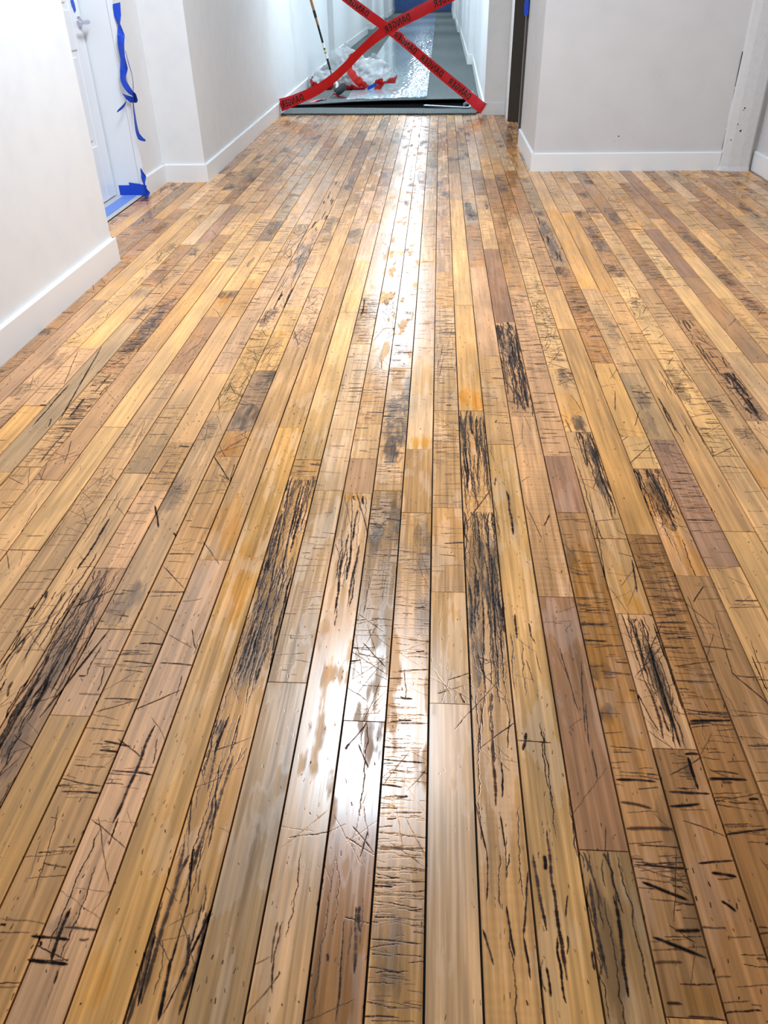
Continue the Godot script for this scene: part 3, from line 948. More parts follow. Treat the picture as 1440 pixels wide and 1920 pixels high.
	[-0.7650, -1.2180, -0.7600, -1.0470, 5.1, 1],
	[-0.8030, -1.2510, -0.8190, -1.0300, 2.55, 1],
	[-0.8800, -1.2300, -0.8980, -1.1150, 4.25, 1],
	[-0.9130, -1.3190, -0.8970, -1.1630, 2.55, 1],
	[-0.8180, -1.3040, -0.7420, -1.3730, 3.4, 1],
	[-0.6430, -1.1420, -0.5780, -1.1350, 3.4, 0.95],
	[-0.5620, -1.1400, -0.4920, -1.1360, 3.4, 1],
	[-0.6490, -1.0030, -0.5840, -1.0340, 2.55, 0.8],
	[-0.5760, -1.0110, -0.4960, -1.0690, 2.55, 0.95],
	[-0.6550, -0.8480, -0.5760, -0.8350, 2.55, 0.9],
	[-0.6440, -0.8210, -0.5760, -0.8220, 3.4, 0.95],
	[-0.5690, -0.8690, -0.4930, -0.8640, 3.4, 0.95],
	[-0.6080, -0.9340, -0.5530, -0.9240, 4.25, 0.9],
	[-0.5840, -0.9410, -0.5180, -0.8950, 2.55, 0.8],
	[-0.6550, -0.9630, -0.5760, -0.9600, 2.125, 0.8],
	[-0.6610, -1.1600, -0.5870, -1.1640, 2.55, 0.8],
	[-0.5220, -1.2450, -0.5000, -1.1870, 2.125, 0.9],
	[-0.5700, -1.2260, -0.5060, -1.1870, 1.7, 0.8],
	[-1.0320, -4.2560, -0.7520, -4.3390, 1.7, 0.8],
	[-0.8050, -3.9660, -0.6950, -4.8230, 2.125, 0.9],
	[-0.7930, -4.0590, -0.8000, -4.3600, 2.125, 0.9],
	[-1.3130, -2.8370, -1.2250, -2.2090, 3.4, 0.95],
	[-1.3040, -2.4930, -1.2980, -2.1700, 3.4, 0.95],
	[-1.3890, -2.7820, -1.3240, -2.4920, 1.7, 0.9],
	[-1.2600, -2.2270, -1.2450, -2.1710, 2.55, 0.9],
	[-1.1800, -2.7340, -1.2410, -2.5860, 2.55, 0.95],
]
const TONES := {
	"y": Color(0.845, 0.625, 0.37), "t": Color(0.80, 0.59, 0.37), "p": Color(0.795, 0.585, 0.40), "b": Color(0.69, 0.48, 0.285),
	"o": Color(0.805, 0.575, 0.32), "g": Color(0.69, 0.525, 0.345), "r": Color(0.65, 0.455, 0.315), "d": Color(0.62, 0.45, 0.29), "q": Color(0.84, 0.65, 0.455),
}

class Painter:
	var W := 0
	var L := 0
	var px := 1.0
	var pz := 1.0
	var ink := PackedFloat32Array()
	var amb := PackedFloat32Array()
	var stain := PackedFloat32Array()
	var honey := PackedFloat32Array()
	var rng := RandomNumberGenerator.new()
	var wide := 0.08
	var long := 1.0
	var cloud := PackedByteArray()
	var co := 0

	func begin() -> void:
		ink.resize(W * L)
		amb.resize(W * L)
		stain.resize(W * L)
		honey.resize(W * L)
		honey.fill(0.0)
		ink.fill(0.0)
		amb.fill(0.0)
		stain.fill(0.0)

	func stroke(a: Vector2, b: Vector2, width: float, dark: float, wobble := 0.0015, ragged := 0.35) -> void:
		if px < 1000.0:
			width *= 1.45 if px > 600.0 else 1.8   # what is farther off is drawn a little bolder to survive the coarser grid
		var rx := width * 0.5 * px
		var rz := width * 0.5 * pz
		if rx < 0.55:
			dark *= clampf(rx / 0.55, 0.45, 1.0)
			rx = 0.55
		rz = maxf(rz, 0.55)
		var d := Vector2((b.x - a.x) * px, (b.y - a.y) * pz)
		var n := int(clampf(maxf(absf(d.x) / rx, absf(d.y) / rz) * 1.3, 2, 600))
		var side := (b - a).orthogonal().normalized()
		var off := 0.0
		var vel := 0.0
		var lev := 1.0
		var bend := rng.randf_range(-1, 1) * wobble * 1.6
		for i in n + 1:
			var t := float(i) / n
			vel = vel * 0.8 + rng.randf_range(-1, 1) * wobble * 0.07
			off = off * 0.95 + vel
			lev = clampf(lev + rng.randf_range(-ragged, ragged), 0.25, 1.0)
			var p := a.lerp(b, t) + side * (off + bend * 4.0 * t * (1.0 - t))
			var ends := minf(1.0, minf(t, 1.0 - t) * 6.0 + 0.35)
			var k := (0.6 + 0.4 * lev) * ends
			stamp(p.x * px, p.y * pz, rx * k, rz * k, dark * (0.72 + 0.28 * lev))

	func stamp(cx: float, cz: float, rx: float, rz: float, v: float) -> void:
		var hx := rx * 2.2
		var hz := rz * 2.2
		for y in range(maxi(0, int(cz - hz)), mini(L - 1, int(cz + hz)) + 1):
			for x in range(maxi(0, int(cx - hx)), mini(W - 1, int(cx + hx)) + 1):
				var q := ((x - cx) / rx) * ((x - cx) / rx) + ((y - cz) / rz) * ((y - cz) / rz)
				var i := y * W + x
				if q < 1.5:
					var s := v * clampf(1.6 - q, 0.0, 1.0)
					if s > ink[i]:
						ink[i] = s
				if q < 4.6:
					var s := v * 0.62 * (1.0 - q / 4.8)
					if s > amb[i]:
						amb[i] = s

	func blot(u0: float, u1: float, z0: float, z1: float, v: float, kind: String) -> void:
		var mx := (u0 + u1) / 2
		var mz := (z0 + z1) / 2
		var rx := maxf((u1 - u0) / 2, 0.01)
		var rz := maxf((z1 - z0) / 2, 0.01)
		var ox := rng.randi() & 255
		var oz := rng.randi() & 255
		for y in range(maxi(0, int((z0 - rz * 0.3) * pz)), mini(L - 1, int((z1 + rz * 0.3) * pz)) + 1):
			var fz := (y / pz - mz) / rz
			for x in range(maxi(0, int((u0 - rx * 0.3) * px)), mini(W - 1, int((u1 + rx * 0.3) * px)) + 1):
				var fx := (x / px - mx) / rx
				var edge := 1.25 - fx * fx - fz * fz
				if edge <= 0.0:
					continue
				var c := cloud[((int(y / pz * 420.0) + oz) & 511) * 512 + ((int(x / px * 2200.0) + ox) & 511)] / 255.0
				var c2 := cloud[((int(y / pz * 1500.0) + ox) & 511) * 512 + ((int(x / px * 4200.0) + oz) & 511)] / 255.0
				var s := clampf((edge * 0.75 + (c - 0.5) * 1.9 + (c2 - 0.5) * 1.1), 0.0, 1.0) * v
				var i := y * W + x
				if kind == "K":
					stain[i] = maxf(stain[i], s)
				else:
					honey[i] = maxf(honey[i], s)

	func marks(kind: String, level: float, u0: float, u1: float, z0: float, z1: float) -> void:
		var len := z1 - z0
		var w := u1 - u0
		var area := len * w / 0.08
		match kind:
			"X":
				for i in int(ceil(level * area * 34.0)):
					var z := rng.randf_range(z0, z1)
					var c := rng.randf_range(u0, u1)
					if i % 3 != 0:
						z = z0 + len * fposmod(sin(i * 0.37 + z0 * 9.0) * 0.5 + rng.randf() * 0.25, 1.0)
					var h := w * rng.randf_range(0.08, 0.5)
					var sl := rng.randf_range(-0.12, 0.12) * h
					stroke(Vector2(maxf(c - h, u0), z - sl), Vector2(minf(c + h, u1), z + sl), rng.randf_range(0.0006, 0.0023) + (0.0025 if rng.randf() < 0.12 else 0.0), rng.randf_range(0.35, 1.0), 0.0009)
			"L":
				for i in int(ceil(level * area * 15.0)):
					var z := rng.randf_range(z0 - len * 0.05, z1)
					var u := rng.randf_range(u0, u1)
					var h := minf(rng.randf_range(0.04, 0.26), len)
					stroke(Vector2(u, z), Vector2(clampf(u + rng.randf_range(-0.009, 0.009), 0.001, wide - 0.001), minf(z + h, z1)), rng.randf_range(0.0010, 0.0034) + (0.003 if rng.randf() < 0.24 else 0.0), rng.randf_range(0.7, 1.0), 0.0024, 0.6)
			"S":
				for i in int(ceil(level * area * 13.0)):
					var p := Vector2(rng.randf_range(u0, u1), rng.randf_range(z0, z1))
					var a := rng.randf_range(0, PI)
					var h := rng.randf_range(0.015, 0.065)
					var d := Vector2(cos(a), sin(a) * 1.3) * h
					stroke(p - d, p + d, rng.randf_range(0.0006, 0.0020), rng.randf_range(0.4, 0.95), 0.0012)
			"H":
				for i in int(ceil(level * area * 14.0)):
					var p := Vector2(rng.randf_range(u0, u1), rng.randf_range(z0, z1))
					var d := Vector2(0.03, 0.004) if i % 2 else Vector2(0.003, 0.05)
					d *= rng.randf_range(0.5, 1.2)
					stroke(p - d, p + d, rng.randf_range(0.0008, 0.002), rng.randf_range(0.5, 0.95), 0.0008)
			"W":
				for i in int(ceil(level * area * 42.0)):
					var p := Vector2(rng.randf_range(u0, u1), rng.randf_range(z0, z1))
					var d := Vector2(rng.randf_range(-0.0012, 0.0012), rng.randf_range(0.001, 0.005))
					stroke(p - d, p + d, rng.randf_range(0.0006, 0.0020), rng.randf_range(0.4, 0.95), 0.0003)
			"K", "A":
				blot(u0, u1, z0, z1, level, kind)

func split_columns() -> void:
	var r := RandomNumberGenerator.new()
	r.seed = 77
	for line in COLS:
		var bits: PackedStringArray = line.split(":")
		var k := int(bits[0])
		var segs := []
		var near := 0.02
		var parts := bits[1].split("/")
		for i in parts.size():
			var p := parts[i].strip_edges()
			var code := p
			var far := -9.42
			if i > 0:
				var sp := p.find(" ")
				code = p.substr(sp + 1)
			if i + 1 < parts.size():
				far = float(parts[i + 1].strip_edges().get_slice(" ", 0))
			segs.append([near, far, code])
			near = far
		var out := []
		for s in segs:   # cut what is longer than a board
			var z: float = s[0]
			var code: String = s[2]
			while z - s[1] > (2.35 if z > -0.5 else 1.75):
				var cut := z - r.randf_range(0.55, 1.45)
				out.append([z, cut, code])
				z = cut
				if z < -3.5:
					var pick := ["t x2 s1", "t w1 x1", "y x2", "p x2 s2", "b x2 s2", "t x3 k2", "y w1", "q x1", "b x3 k1", "o x1", "g x2 k2", "t s3", "q w1", "p s3 k2"]
					code = pick[r.randi() % pick.size()]
			out.append([z, s[1], code])
		var behind := 0.02
		while behind < 1.28:   # on behind the camera, to the back wall
			var e := minf(behind + r.randf_range(0.7, 1.4), 1.29)
			if 1.29 - e < 0.3:
				e = 1.29
			out.append([e, behind, ["t w1", "b x1", "y w1", "p s1"][r.randi() % 4]])
			behind = e
		for s in out:
			for q in allowed(k, s[0], s[1]):
				planks.append({"k": k, "z0": q[0], "z1": q[1], "x0": q[2], "x1": q[3], "code": s[2], "from": s[0], "seed": r.randi()})

func allowed(k: int, z0: float, z1: float) -> Array:   # the stretches of a board that are not under a wall: [z near, z far, x0, x1]
	var x0 := SEAM + k * BOARD
	var x1 := x0 + BOARD
	var out := []
	for zone in [[1.29, -3.955, -1.644, 2.274], [-3.955, -4.49, -1.953, 2.274], [-4.49, -5.43, -1.988, 2.274], [-5.43, -5.878, -1.953, 2.274], [-5.878, -6.178, -1.65, 2.256], [-6.178, -7.30, -1.672, 0.699], [-7.30, -8.60, -1.69, 0.895], [-8.60, -9.049, -1.70, 0.688], [-9.049, -9.42, -1.702, 0.474]]:
		var a := minf(z0, zone[0])
		var b := maxf(z1, zone[1])
		var l := maxf(x0, zone[2])
		var h := minf(x1, zone[3])
		if a - b > 0.002 and h - l > 0.006:
			if out.size() and absf(out[-1][2] - l) < 0.0001 and absf(out[-1][3] - h) < 0.0001:
				out[-1][1] = b
			else:
				out.append([a, b, l, h])
	return out

func paint(i: int) -> void:
	var P: Dictionary = planks[i]
	var B := Painter.new()
	B.W = P.W
	B.L = P.L
	B.px = P.px
	B.pz = P.pz
	B.wide = P.x1 - P.x0
	B.long = P.z0 - P.z1
	B.cloud = cloud
	B.rng.seed = P.seed
	B.begin()
	var rng := B.rng
	var wide: float = B.wide
	var long: float = B.long
	var code: PackedStringArray = P.code.split(" ")
	var curly := 0.0
	var more := 1.0 if P.tier == 0 else 1.35
	B.marks("W", 0.6, 0.0, wide, 0.0, long)
	for m in code.slice(1):
		var lev := float(m.substr(1))
		match m[0]:
			"c":
				curly = lev
			"k":
				for q in 1 + int(long / 0.5):
					var z := rng.randf_range(0, long)
					var u := rng.randf_range(0, wide)
					B.marks("S", 2.0 + lev, maxf(u - 0.025, 0.0), minf(u + 0.025, wide), maxf(z - 0.08, 0.0), minf(z + 0.08, long))
					B.marks("X", 2.0 + lev, maxf(u - 0.03, 0.0), minf(u + 0.03, wide), maxf(z - 0.08, 0.0), minf(z + 0.08, long))
					B.marks("K", 0.18 + 0.14 * lev, u - rng.randf_range(0.015, 0.04), u + rng.randf_range(0.015, 0.04), z - rng.randf_range(0.04, 0.12), z + rng.randf_range(0.04, 0.12))
			"a":
				var z := rng.randf_range(0, long)
				B.marks("A", 0.5, 0.0, wide, z - 0.15, z + 0.15)
			"l":
				B.marks("L", lev * 0.55 * more, 0.0, wide, 0.0, long)
			_:
				B.marks(m[0].to_upper(), lev * (0.8 if m[0] == "x" else 0.6) * more, 0.0, wide, 0.0, long)
	for f in FEATS:
		if f[0] == P.k and f[1] > P.z1 and f[2] < P.z0:
			var a := maxf(P.z0 - f[1], 0.0)
			var b := minf(P.z0 - f[2], long)
			B.marks(f[5], f[6], f[3] * wide, f[4] * wide, a, b)
			if f[5] == "L" and f[6] > 4.0:
				B.marks("S", f[6] * 0.5, f[3] * wide, f[4] * wide, a, b)
	for g in GOUGES:
		var lo := minf(g[0], g[2])
		var hi := maxf(g[0], g[2])
		if hi > P.x0 - 0.003 and lo < P.x1 + 0.003 and maxf(g[1], g[3]) > P.z1 - 0.003 and minf(g[1], g[3]) < P.z0 + 0.003 and g[4] > 0.0:
			B.stroke(Vector2(g[0] - P.x0, P.z0 - g[1]), Vector2(g[2] - P.x0, P.z0 - g[3]), g[4] * 0.001, g[5], 0.0009, 0.3)
	# put it together
	var tone: Color = TONES[code[0]]
	var li := rng.randf_range(-0.035, 0.035)
	var hue := rng.randf_range(-0.012, 0.012)
	var tr := (tone.r + li + hue) * 255.0
	var tg := (tone.g + li) * 255.0
	var tb := (tone.b + li - hue * 1.5) * 255.0
	var W: int = P.W
	var L: int = P.L
	var ga := 0.0011 if P.tier == 0 else 0.0008
	var ox := rng.randi() & 511
	var oy := rng.randi() & 1023
	var sx := 1000.0 / B.px
	var sy := 500.0 / B.pz
	var cx := 330.0 / B.px
	var cy := 130.0 / B.pz
	var rx := 900.0 / B.px
	var ry := 300.0 / B.pz
	var dry := rng.randf_range(0.56, 0.68)
	var gloss := rng.randf_range(42.0, 58.0)
	var col := PackedByteArray()
	var rel := PackedByteArray()
	col.resize(W * L * 3)
	rel.resize(W * L * 3)
	var ink := B.ink
	var amb := B.amb
	var stain := B.stain
	var honey := B.honey
	for y in L:
		var gy := ((int(y * sy) + oy) & 1023) * 512
		var gy2 := ((int(y * sy * 1.6) + ox) & 1023) * 512
		var cyy := ((int(y * cy) + oy) & 511) * 512
		var ryy := ((int(y * ry) + oy) & 511) * 512
		var cur := 0.0
		if curly > 0.0:
			cur = sin(y / B.pz * 380.0 + sin(y / B.pz * 61.0) * 2.6) * 0.013 * curly
		for x in W:
			var i3 := y * W + x
			var g := grain[gy + ((int(x * sx) + ox) & 511)] - 128.0
			var c := cloud[cyy + ((int(x * cx) + ox) & 511)] - 128.0
			var g2 := grain[gy2 + ((int(x * sx * 2.3) + oy) & 511)] - 128.0
			var f := 1.0 + g * ga + g2 * ga * 0.7 + c * 0.0011 + cur
			var a := amb[i3]
			var k := ink[i3]
			var s := stain[i3]
			var r := tr * f * (1.0 - 0.20 * a)
			var gg := tg * f * (1.0 - 0.38 * a - c * 0.0001)
			var b := tb * f * (1.0 - 0.62 * a - c * 0.0002)
			var hn := honey[y * W + x]
			gg *= 1.0 - 0.14 * hn
			b *= 1.0 - 0.58 * hn
			s *= 0.86 + g * 0.004
			r = lerpf(r, 50.0, s)
			gg = lerpf(gg, 37.0, s)
			b = lerpf(b, 28.0, s)
			r = lerpf(r, 22.0, k)
			gg = lerpf(gg, 15.0, k)
			b = lerpf(b, 11.0, k)
			i3 *= 3
			col[i3] = int(clampf(r, 0, 255))
			col[i3 + 1] = int(clampf(gg, 0, 255))
			col[i3 + 2] = int(clampf(b, 0, 255))
			rel[i3] = int(clampf(205.0 + g * 0.16 + c * 0.25 - k * 150.0, 0, 255))
			var w := cloud[ryy + ((int(x * rx) + ox) & 511)] / 255.0 + g * 0.0012
			rel[i3 + 2] = int(k * 235.0)
			rel[i3 + 1] = int(gloss + clampf((w - dry) * 7.0, 0.0, 1.0) * 70.0 + k * 90.0 + clampf(g2 * 0.4, 0.0, 15.0))
	P.col = Image.create_from_data(W, L, false, Image.FORMAT_RGB8, col)
	P.rel = Image.create_from_data(W, L, false, Image.FORMAT_RGB8, rel)

func build_floor() -> void:
	var gi := noise(21, 0.045, 3).get_seamless_image(512, 64)
	gi.resize(512, 1024, Image.INTERPOLATE_CUBIC)
	grain = gi.get_data()
	cloud = noise(22, 0.012, 5).get_seamless_image(512, 512).get_data()
	split_columns()
	var atlases := []
	for P in planks:
		var tier := 2
		if P.z0 < 0.03:
			tier = 0 if P.z0 > -1.75 else 1 if P.z0 > -4.2 else 2
		P.tier = tier
		P.px = [1300.0, 730.0, 430.0][tier]
		P.pz = [900.0, 500.0, 280.0][tier]
		if P.z0 > 0.03:
			P.pz = 90.0
			P.px = 200.0
		P.W = maxi(3, int(round((P.x1 - P.x0) * P.px)))
		P.L = mini(2044, maxi(4, int(round((P.z0 - P.z1) * P.pz))))
		P.px = P.W / (P.x1 - P.x0)
		P.pz = P.L / (P.z0 - P.z1)
	# pack the boards side by side, the widest first
	var order := range(planks.size())
	order.sort_custom(func(a, b): return planks[a].W > planks[b].W if planks[a].W != planks[b].W else a < b)
	var ax := 0
	var colw := 0
	var y := 0
	var at := 0
	for n in order:
		var P: Dictionary = planks[n]
		if colw == 0 or y + P.L + 2 > 2048:
			ax += colw
			colw = P.W + 2
			y = 0
			if ax + colw > 2048:
				at += 1
				ax = 0
		P.atlas = at
		P.at = Vector2i(ax + 1, y + 1)
		y += P.L + 2
	var task := WorkerThreadPool.add_group_task(paint, planks.size())
	WorkerThreadPool.wait_for_group_task_completion(task)
	for n in at + 1:
		atlases.append([Image.create(2048, 2048, false, Image.FORMAT_RGB8), Image.create(2048, 2048, false, Image.FORMAT_RGB8)])
	for P in planks:
		for w in 2:
			var src: Image = P.col if w == 0 else P.rel
			var dst: Image = atlases[P.atlas][w]
			var whole := Rect2i(0, 0, P.W, P.L)
			for o in [Vector2i(-1, -1), Vector2i(1, 1), Vector2i(1, -1), Vector2i(-1, 1), Vector2i.ZERO]:
				dst.blit_rect(src, whole, P.at + o)
		P.col = null
		P.rel = null
	var mats := []
	for n in atlases.size():
		var m := plain("oiled_maple_%d" % n, Color(1, 1, 1), 1.0)
		m.albedo_texture = ImageTexture.create_from_image(atlases[n][0])
		var rt := ImageTexture.create_from_image(atlases[n][1])
		m.roughness_texture = rt
		m.roughness_texture_channel = BaseMaterial3D.TEXTURE_CHANNEL_GREEN
		m.metallic = 1.0
		m.metallic_texture = rt   # charred gouges do not shine
		m.metallic_texture_channel = BaseMaterial3D.TEXTURE_CHANNEL_BLUE
		m.heightmap_enabled = true
		m.heightmap_texture = rt
		m.heightmap_scale = 0.022
		m.metallic_specular = 0.5
		mats.append(m)
	var floor_ := thing("floor", "reclaimed plank floor of mixed scarred boards, wet with fresh finish", "floor")
	floor_.set_meta("kind", "structure")
	var st := mb()
	cbox(st, Vector3(-2.2, -0.10, -9.6), Vector3(2.3, -0.014, 1.4), 0.001)
	obj("subfloor", st, M.dark, floor_)
	# the 299 boards that show largest are pieces of their own, the rest are one
	var show := func(P: Dictionary) -> float:
		if P.z0 > 0.03:
			return 0.0
		var z := minf((P.z0 + P.z1) / 2, -0.4)
		var d := Vector3((P.x0 + P.x1) / 2, EYE, z).length()
		var seen: float = (minf(P.z0, -0.45) - P.z1) if absf((P.x0 + P.x1) / 2) < 0.62 * d + 0.1 else 0.0
		return maxf(seen, 0.0) * (P.x1 - P.x0) / (d * d * d)
	order.sort_custom(func(a, b): return show.call(planks[a]) > show.call(planks[b]))
	var rest := []
	for n in atlases.size():
		rest.append(mb())
	for j in order.size():
		var P: Dictionary = planks[order[j]]
		if j < 299:
			st = mb()
			var c := Vector3((P.x0 + P.x1) / 2, 0, (P.z0 + P.z1) / 2)
			plank_mesh(st, P, c)
			var o := obj("plank" if j == 0 else "plank_%03d" % j, st, mats[P.atlas], floor_)
			o.position = c
		else:
			plank_mesh(rest[P.atlas], P, Vector3.ZERO)
	var am := ArrayMesh.new()
	var far := MeshInstance3D.new()
	for n in rest.size():
		var arr: Array = rest[n].commit_to_arrays()
		if arr.size() and arr[Mesh.ARRAY_VERTEX] != null and arr[Mesh.ARRAY_VERTEX].size():
			am.add_surface_from_arrays(Mesh.PRIMITIVE_TRIANGLES, arr)
			am.surface_set_material(am.get_surface_count() - 1, mats[n])
	far.mesh = am
	far.name = "distant_planks"
	far.set_meta("kind", "stuff")
	floor_.add_child(far)
	print("planks ", planks.size(), " atlases ", atlases.size())

func plank_mesh(st: SurfaceTool, P: Dictionary, c: Vector3) -> void:
	var r := RandomNumberGenerator.new()
	r.seed = P.seed + 9
	var gap := r.randf_range(0.0013, 0.0019)
	var tx := r.randf_range(-0.004, 0.004)
	var tz := r.randf_range(-0.0012, 0.0012)
	var lift := r.randf_range(-0.0004, 0.0002)
	var x0: float = P.x0 + gap
	var x1: float = P.x1 - gap
	var z0: float = P.z0 - 0.0006
	var z1: float = P.z1 + 0.0006
	var mx := (x0 + x1) / 2
	var mz := (z0 + z1) / 2
	var b := 0.0005
	var uv := func(x: float, z: float) -> Vector2:
		return Vector2((P.at.x + clampf((x - P.x0) * P.px, 0.5, P.W - 0.5)) / 2048.0, (P.at.y + clampf((P.z0 - z) * P.pz, 0.5, P.L - 0.5)) / 2048.0)
	var top := func(x: float, z: float, down: float) -> Vector3:
		return Vector3(x, lift + (x - mx) * tx + (z - mz) * tz - down, z)
	var rings := []
	for e in [[b, 0.0], [0.0, b], [0.0, 0.013]]:
		rings.append([top.call(x0 + e[0], z0 - e[0], e[1]), top.call(x1 - e[0], z0 - e[0], e[1]), top.call(x1 - e[0], z1 + e[0], e[1]), top.call(x0 + e[0], z1 + e[0], e[1])])
	var put := func(p: Vector3, n: Vector3) -> void:
		st.set_normal(n)
		st.set_uv(uv.call(p.x, p.z))
		st.add_vertex(p - c)
	var up := Vector3(-tx, 1, -tz).normalized()
	var a: Array = rings[0]
	for i in [0, 2, 1, 0, 3, 2]:
		put.call(a[i], up)
	for k in 2:
		for i in 4:
			var j := (i + 1) % 4
			var side: Vector3 = [Vector3(0, 0, 1), Vector3(1, 0, 0), Vector3(0, 0, -1), Vector3(-1, 0, 0)][i]
			var n := (side + Vector3.UP).normalized() if k == 0 else side
			var p: Array = [rings[k + 1][i], rings[k + 1][j], rings[k][j], rings[k][i]]
			for q in [0, 2, 1, 0, 3, 2]:
				put.call(p[q], n)

# ------------------------------------------------------------------ carpet, sheet, scraps
func sheet(st: SurfaceTool, nx: int, nz: int, at: Callable) -> void:   # a smooth grid surface
	st.set_smooth_group(0)
	var f := func(i: int, j: int) -> Vector3: return at.call(float(i) / nx, float(j) / nz)
	var pts := []
	for j in nz + 1:
		var row := []
		for i in nx + 1:
			row.append(f.call(i, j))
		pts.append(row)
	var nrm := []
	for j in nz + 1:
		var row := []
		for i in nx + 1:
			var du: Vector3 = pts[j][mini(i + 1, nx)] - pts[j][maxi(i - 1, 0)]
			var dv: Vector3 = pts[mini(j + 1, nz)][i] - pts[maxi(j - 1, 0)][i]
			row.append(du.cross(dv).normalized())
		nrm.append(row)
	for j in nz:
		for i in nx:
			for q in [[j, i], [j + 1, i + 1], [j, i + 1], [j, i], [j + 1, i], [j + 1, i + 1]]:
				st.set_normal(nrm[q[0]][q[1]])
				st.add_vertex(pts[q[0]][q[1]])

func build_carpet() -> void:
	var st := mb()
	cbox(st, Vector3(-2.4, -0.10, -10.6), Vector3(0.75, 0.0005, -9.602), 0.0002)
	struct("floor_hall", st, M.dark, "dark concrete floor showing at the cut carpet edge", "floor")
	st = mb()
	cbox(st, Vector3(-2.4, -0.10, -40.7), Vector3(0.75, 0.009, -10.6), 0.001)
	struct("floor_bays", st, M.carpet, "carpeted floor of the corridor door bays", "floor")
	# the main carpet, its cut front edge lifted off the floor
	var n := noise(31, 0.9, 3)
	var edge := func(x: float) -> float: return -9.90 - 0.10 * smoothstep(-1.7, 0.4, x) + 0.01 * n.get_noise_2d(x * 3, 0)
	var rise := func(x: float, z: float) -> float:
		var far: float = clampf((edge.call(x) - z) / 0.7, 0.0, 1.0)
		return 0.012 + (0.030 * smoothstep(-1.75, -0.6, x) + 0.004) * (1.0 - far) * (1.0 - far)
	st = mb()
	var top := func(u: float, v: float) -> Vector3:
		var z := lerpf(0.0, 1.0, pow(v, 3.0))
		var zz := lerpf(-9.95, -40.58, z)
		var x := lerpf(-1.695 - 0.0158 * clampf(-9.3 - zz, 0.0, 5.2) , 0.465, u)
		var e: float = edge.call(x)
		z = lerpf(e, -40.58, z)
		return Vector3(x, rise.call(x, z), z)
	sheet(st, 40, 120, func(u, v): return top.call(u, v))
	var under := func(u: float, v: float) -> Vector3:
		var p: Vector3 = top.call(u, 0.0)
		return Vector3(p.x, p.y - 0.009 * v, p.z - 0.002 * v)
	sheet(st, 40, 1, func(u, v): return under.call(1.0 - u, v))
	var cp := obj("carpet", st, M.carpet)
	tag(cp, "grey ribbed corridor carpet with its cut front edge lifted", "carpet")
	st = mb()
	cbox(st, Vector3(-1.68, 0.0012, -10.58), Vector3(0.455, 0.003, -9.66), 0.0005)
	var pad := obj("carpet_underlay", st, M.underlay)
	tag(pad, "black underlay showing under the lifted carpet edge", "underlay")
	# loose strip of carpet lying along the last boards
	var g := thing("carpet_strip", "cut grey strip of ribbed carpet lying along the plank floor end", "carpet")
	st = mb()
	var r := RandomNumberGenerator.new()
	r.seed = 8
	var outline := []
	var k := 0
	for x in [-1.675, -1.45, -1.42, -1.2, -1.17, -0.9, -0.6, -0.3, -0.1, 0.1, 0.3, 0.40]:
		outline.append(Vector2(x, -9.19 + 0.06 * (x + 1.675) + r.randf_range(-0.012, 0.012)))
		k += 1
	for a in 7:
		var t := -PI / 2 + PI * a / 6.0
		outline.append(Vector2(0.405 + 0.055 * cos(t), -9.185 - 0.10 + -0.10 * sin(t)))
	for x in [0.30, 0.0, -0.4, -0.9, -1.3, -1.60, -1.65]:
		outline.append(Vector2(x, -9.62 + 0.19 * smoothstep(-1.4, 0.3, x) + r.randf_range(-0.01, 0.01)))
	prism(st, outline, 0.003, 0.017)
	obj("pile", st, M.carpet, g)
	st = mb()
	for i in outline.size():
		outline[i] += Vector2(0, 0.006)
	prism(st, outline, 0.0005, 0.004)
	obj("backing", st, M.black, g)
	# clear sheet over the carpet, wrinkled along its right side
	st = mb()
	var nw := noise(33, 6.5, 3, true)
	var nf := noise(34, 2.2, 2)
	sheet(st, 64, 420, func(u, v):
		var z := lerpf(-10.08, -36.0, pow(v, 2.2))
		var left := lerpf(-1.08, -1.44, clampf(-(z + 10.0) / 28.0, 0, 1))
		var x := lerpf(left, -0.135, u)
		z += 0.13 * (1.0 - u) * nf.get_noise_2d(x * 2.0, 3.0) + 0.05 * nf.get_noise_2d(x * 9.0, 7.0) - 0.10 * (1.0 - u) * (1.0 if v < 0.2 else 0.0)
		var crisp := smoothstep(0.45, 0.95, u) + 0.55 * smoothstep(-11.6, -10.1, z) + 0.10
		var far := clampf(4.0 / absf(z + 6.0), 0.25, 1.0)
		var w: float = (nw.get_noise_2d(x * 1.6, z * far) * 0.5 + 0.5) * 0.022 * crisp
		var lift: float = rise.call(x, z) if z < edge.call(x) else 0.046
		return Vector3(x, lift + 0.003 + w, z))
	var fl := obj("plastic_sheet", st, M.film)
	tag(fl, "wrinkled clear plastic sheet laid along the corridor carpet", "plastic sheet")
	# pale edging strip on the right and the knot of white tape at its end
	var m := thing("edging_strip", "pale metal edging strip lying over the black gap", "edging strip", Vector3(0.10, 0.02, -9.52))
	st = mb()
	var a := Vector3(-0.245, 0.006, -0.12)
	var b := Vector3(0.24, 0.006, 0.10)
	var s := (b - a).cross(Vector3.UP).normalized() * 0.034
	quad(st, a - s, b - s, b + s, a + s)
	var up := Vector3(0, 0.006, 0)
	quad(st, a + s * 0.9 + up, a - s * 0.2 + up, b - s * 0.2 + up, b + s * 0.9 + up)
	quad(st, a - s * 0.2 + up, a - s, b - s, b - s * 0.2 + up)
	quad(st, a + s, a + s * 0.9 + up, b + s * 0.9 + up, b + s)
	quad(st, a + s, a - s, a - s * 0.2 + up, a + s * 0.9 + up)
	quad(st, b - s, b + s, b + s * 0.9 + up, b - s * 0.2 + up)
	obj("channel", st, M.strip_metal, m)
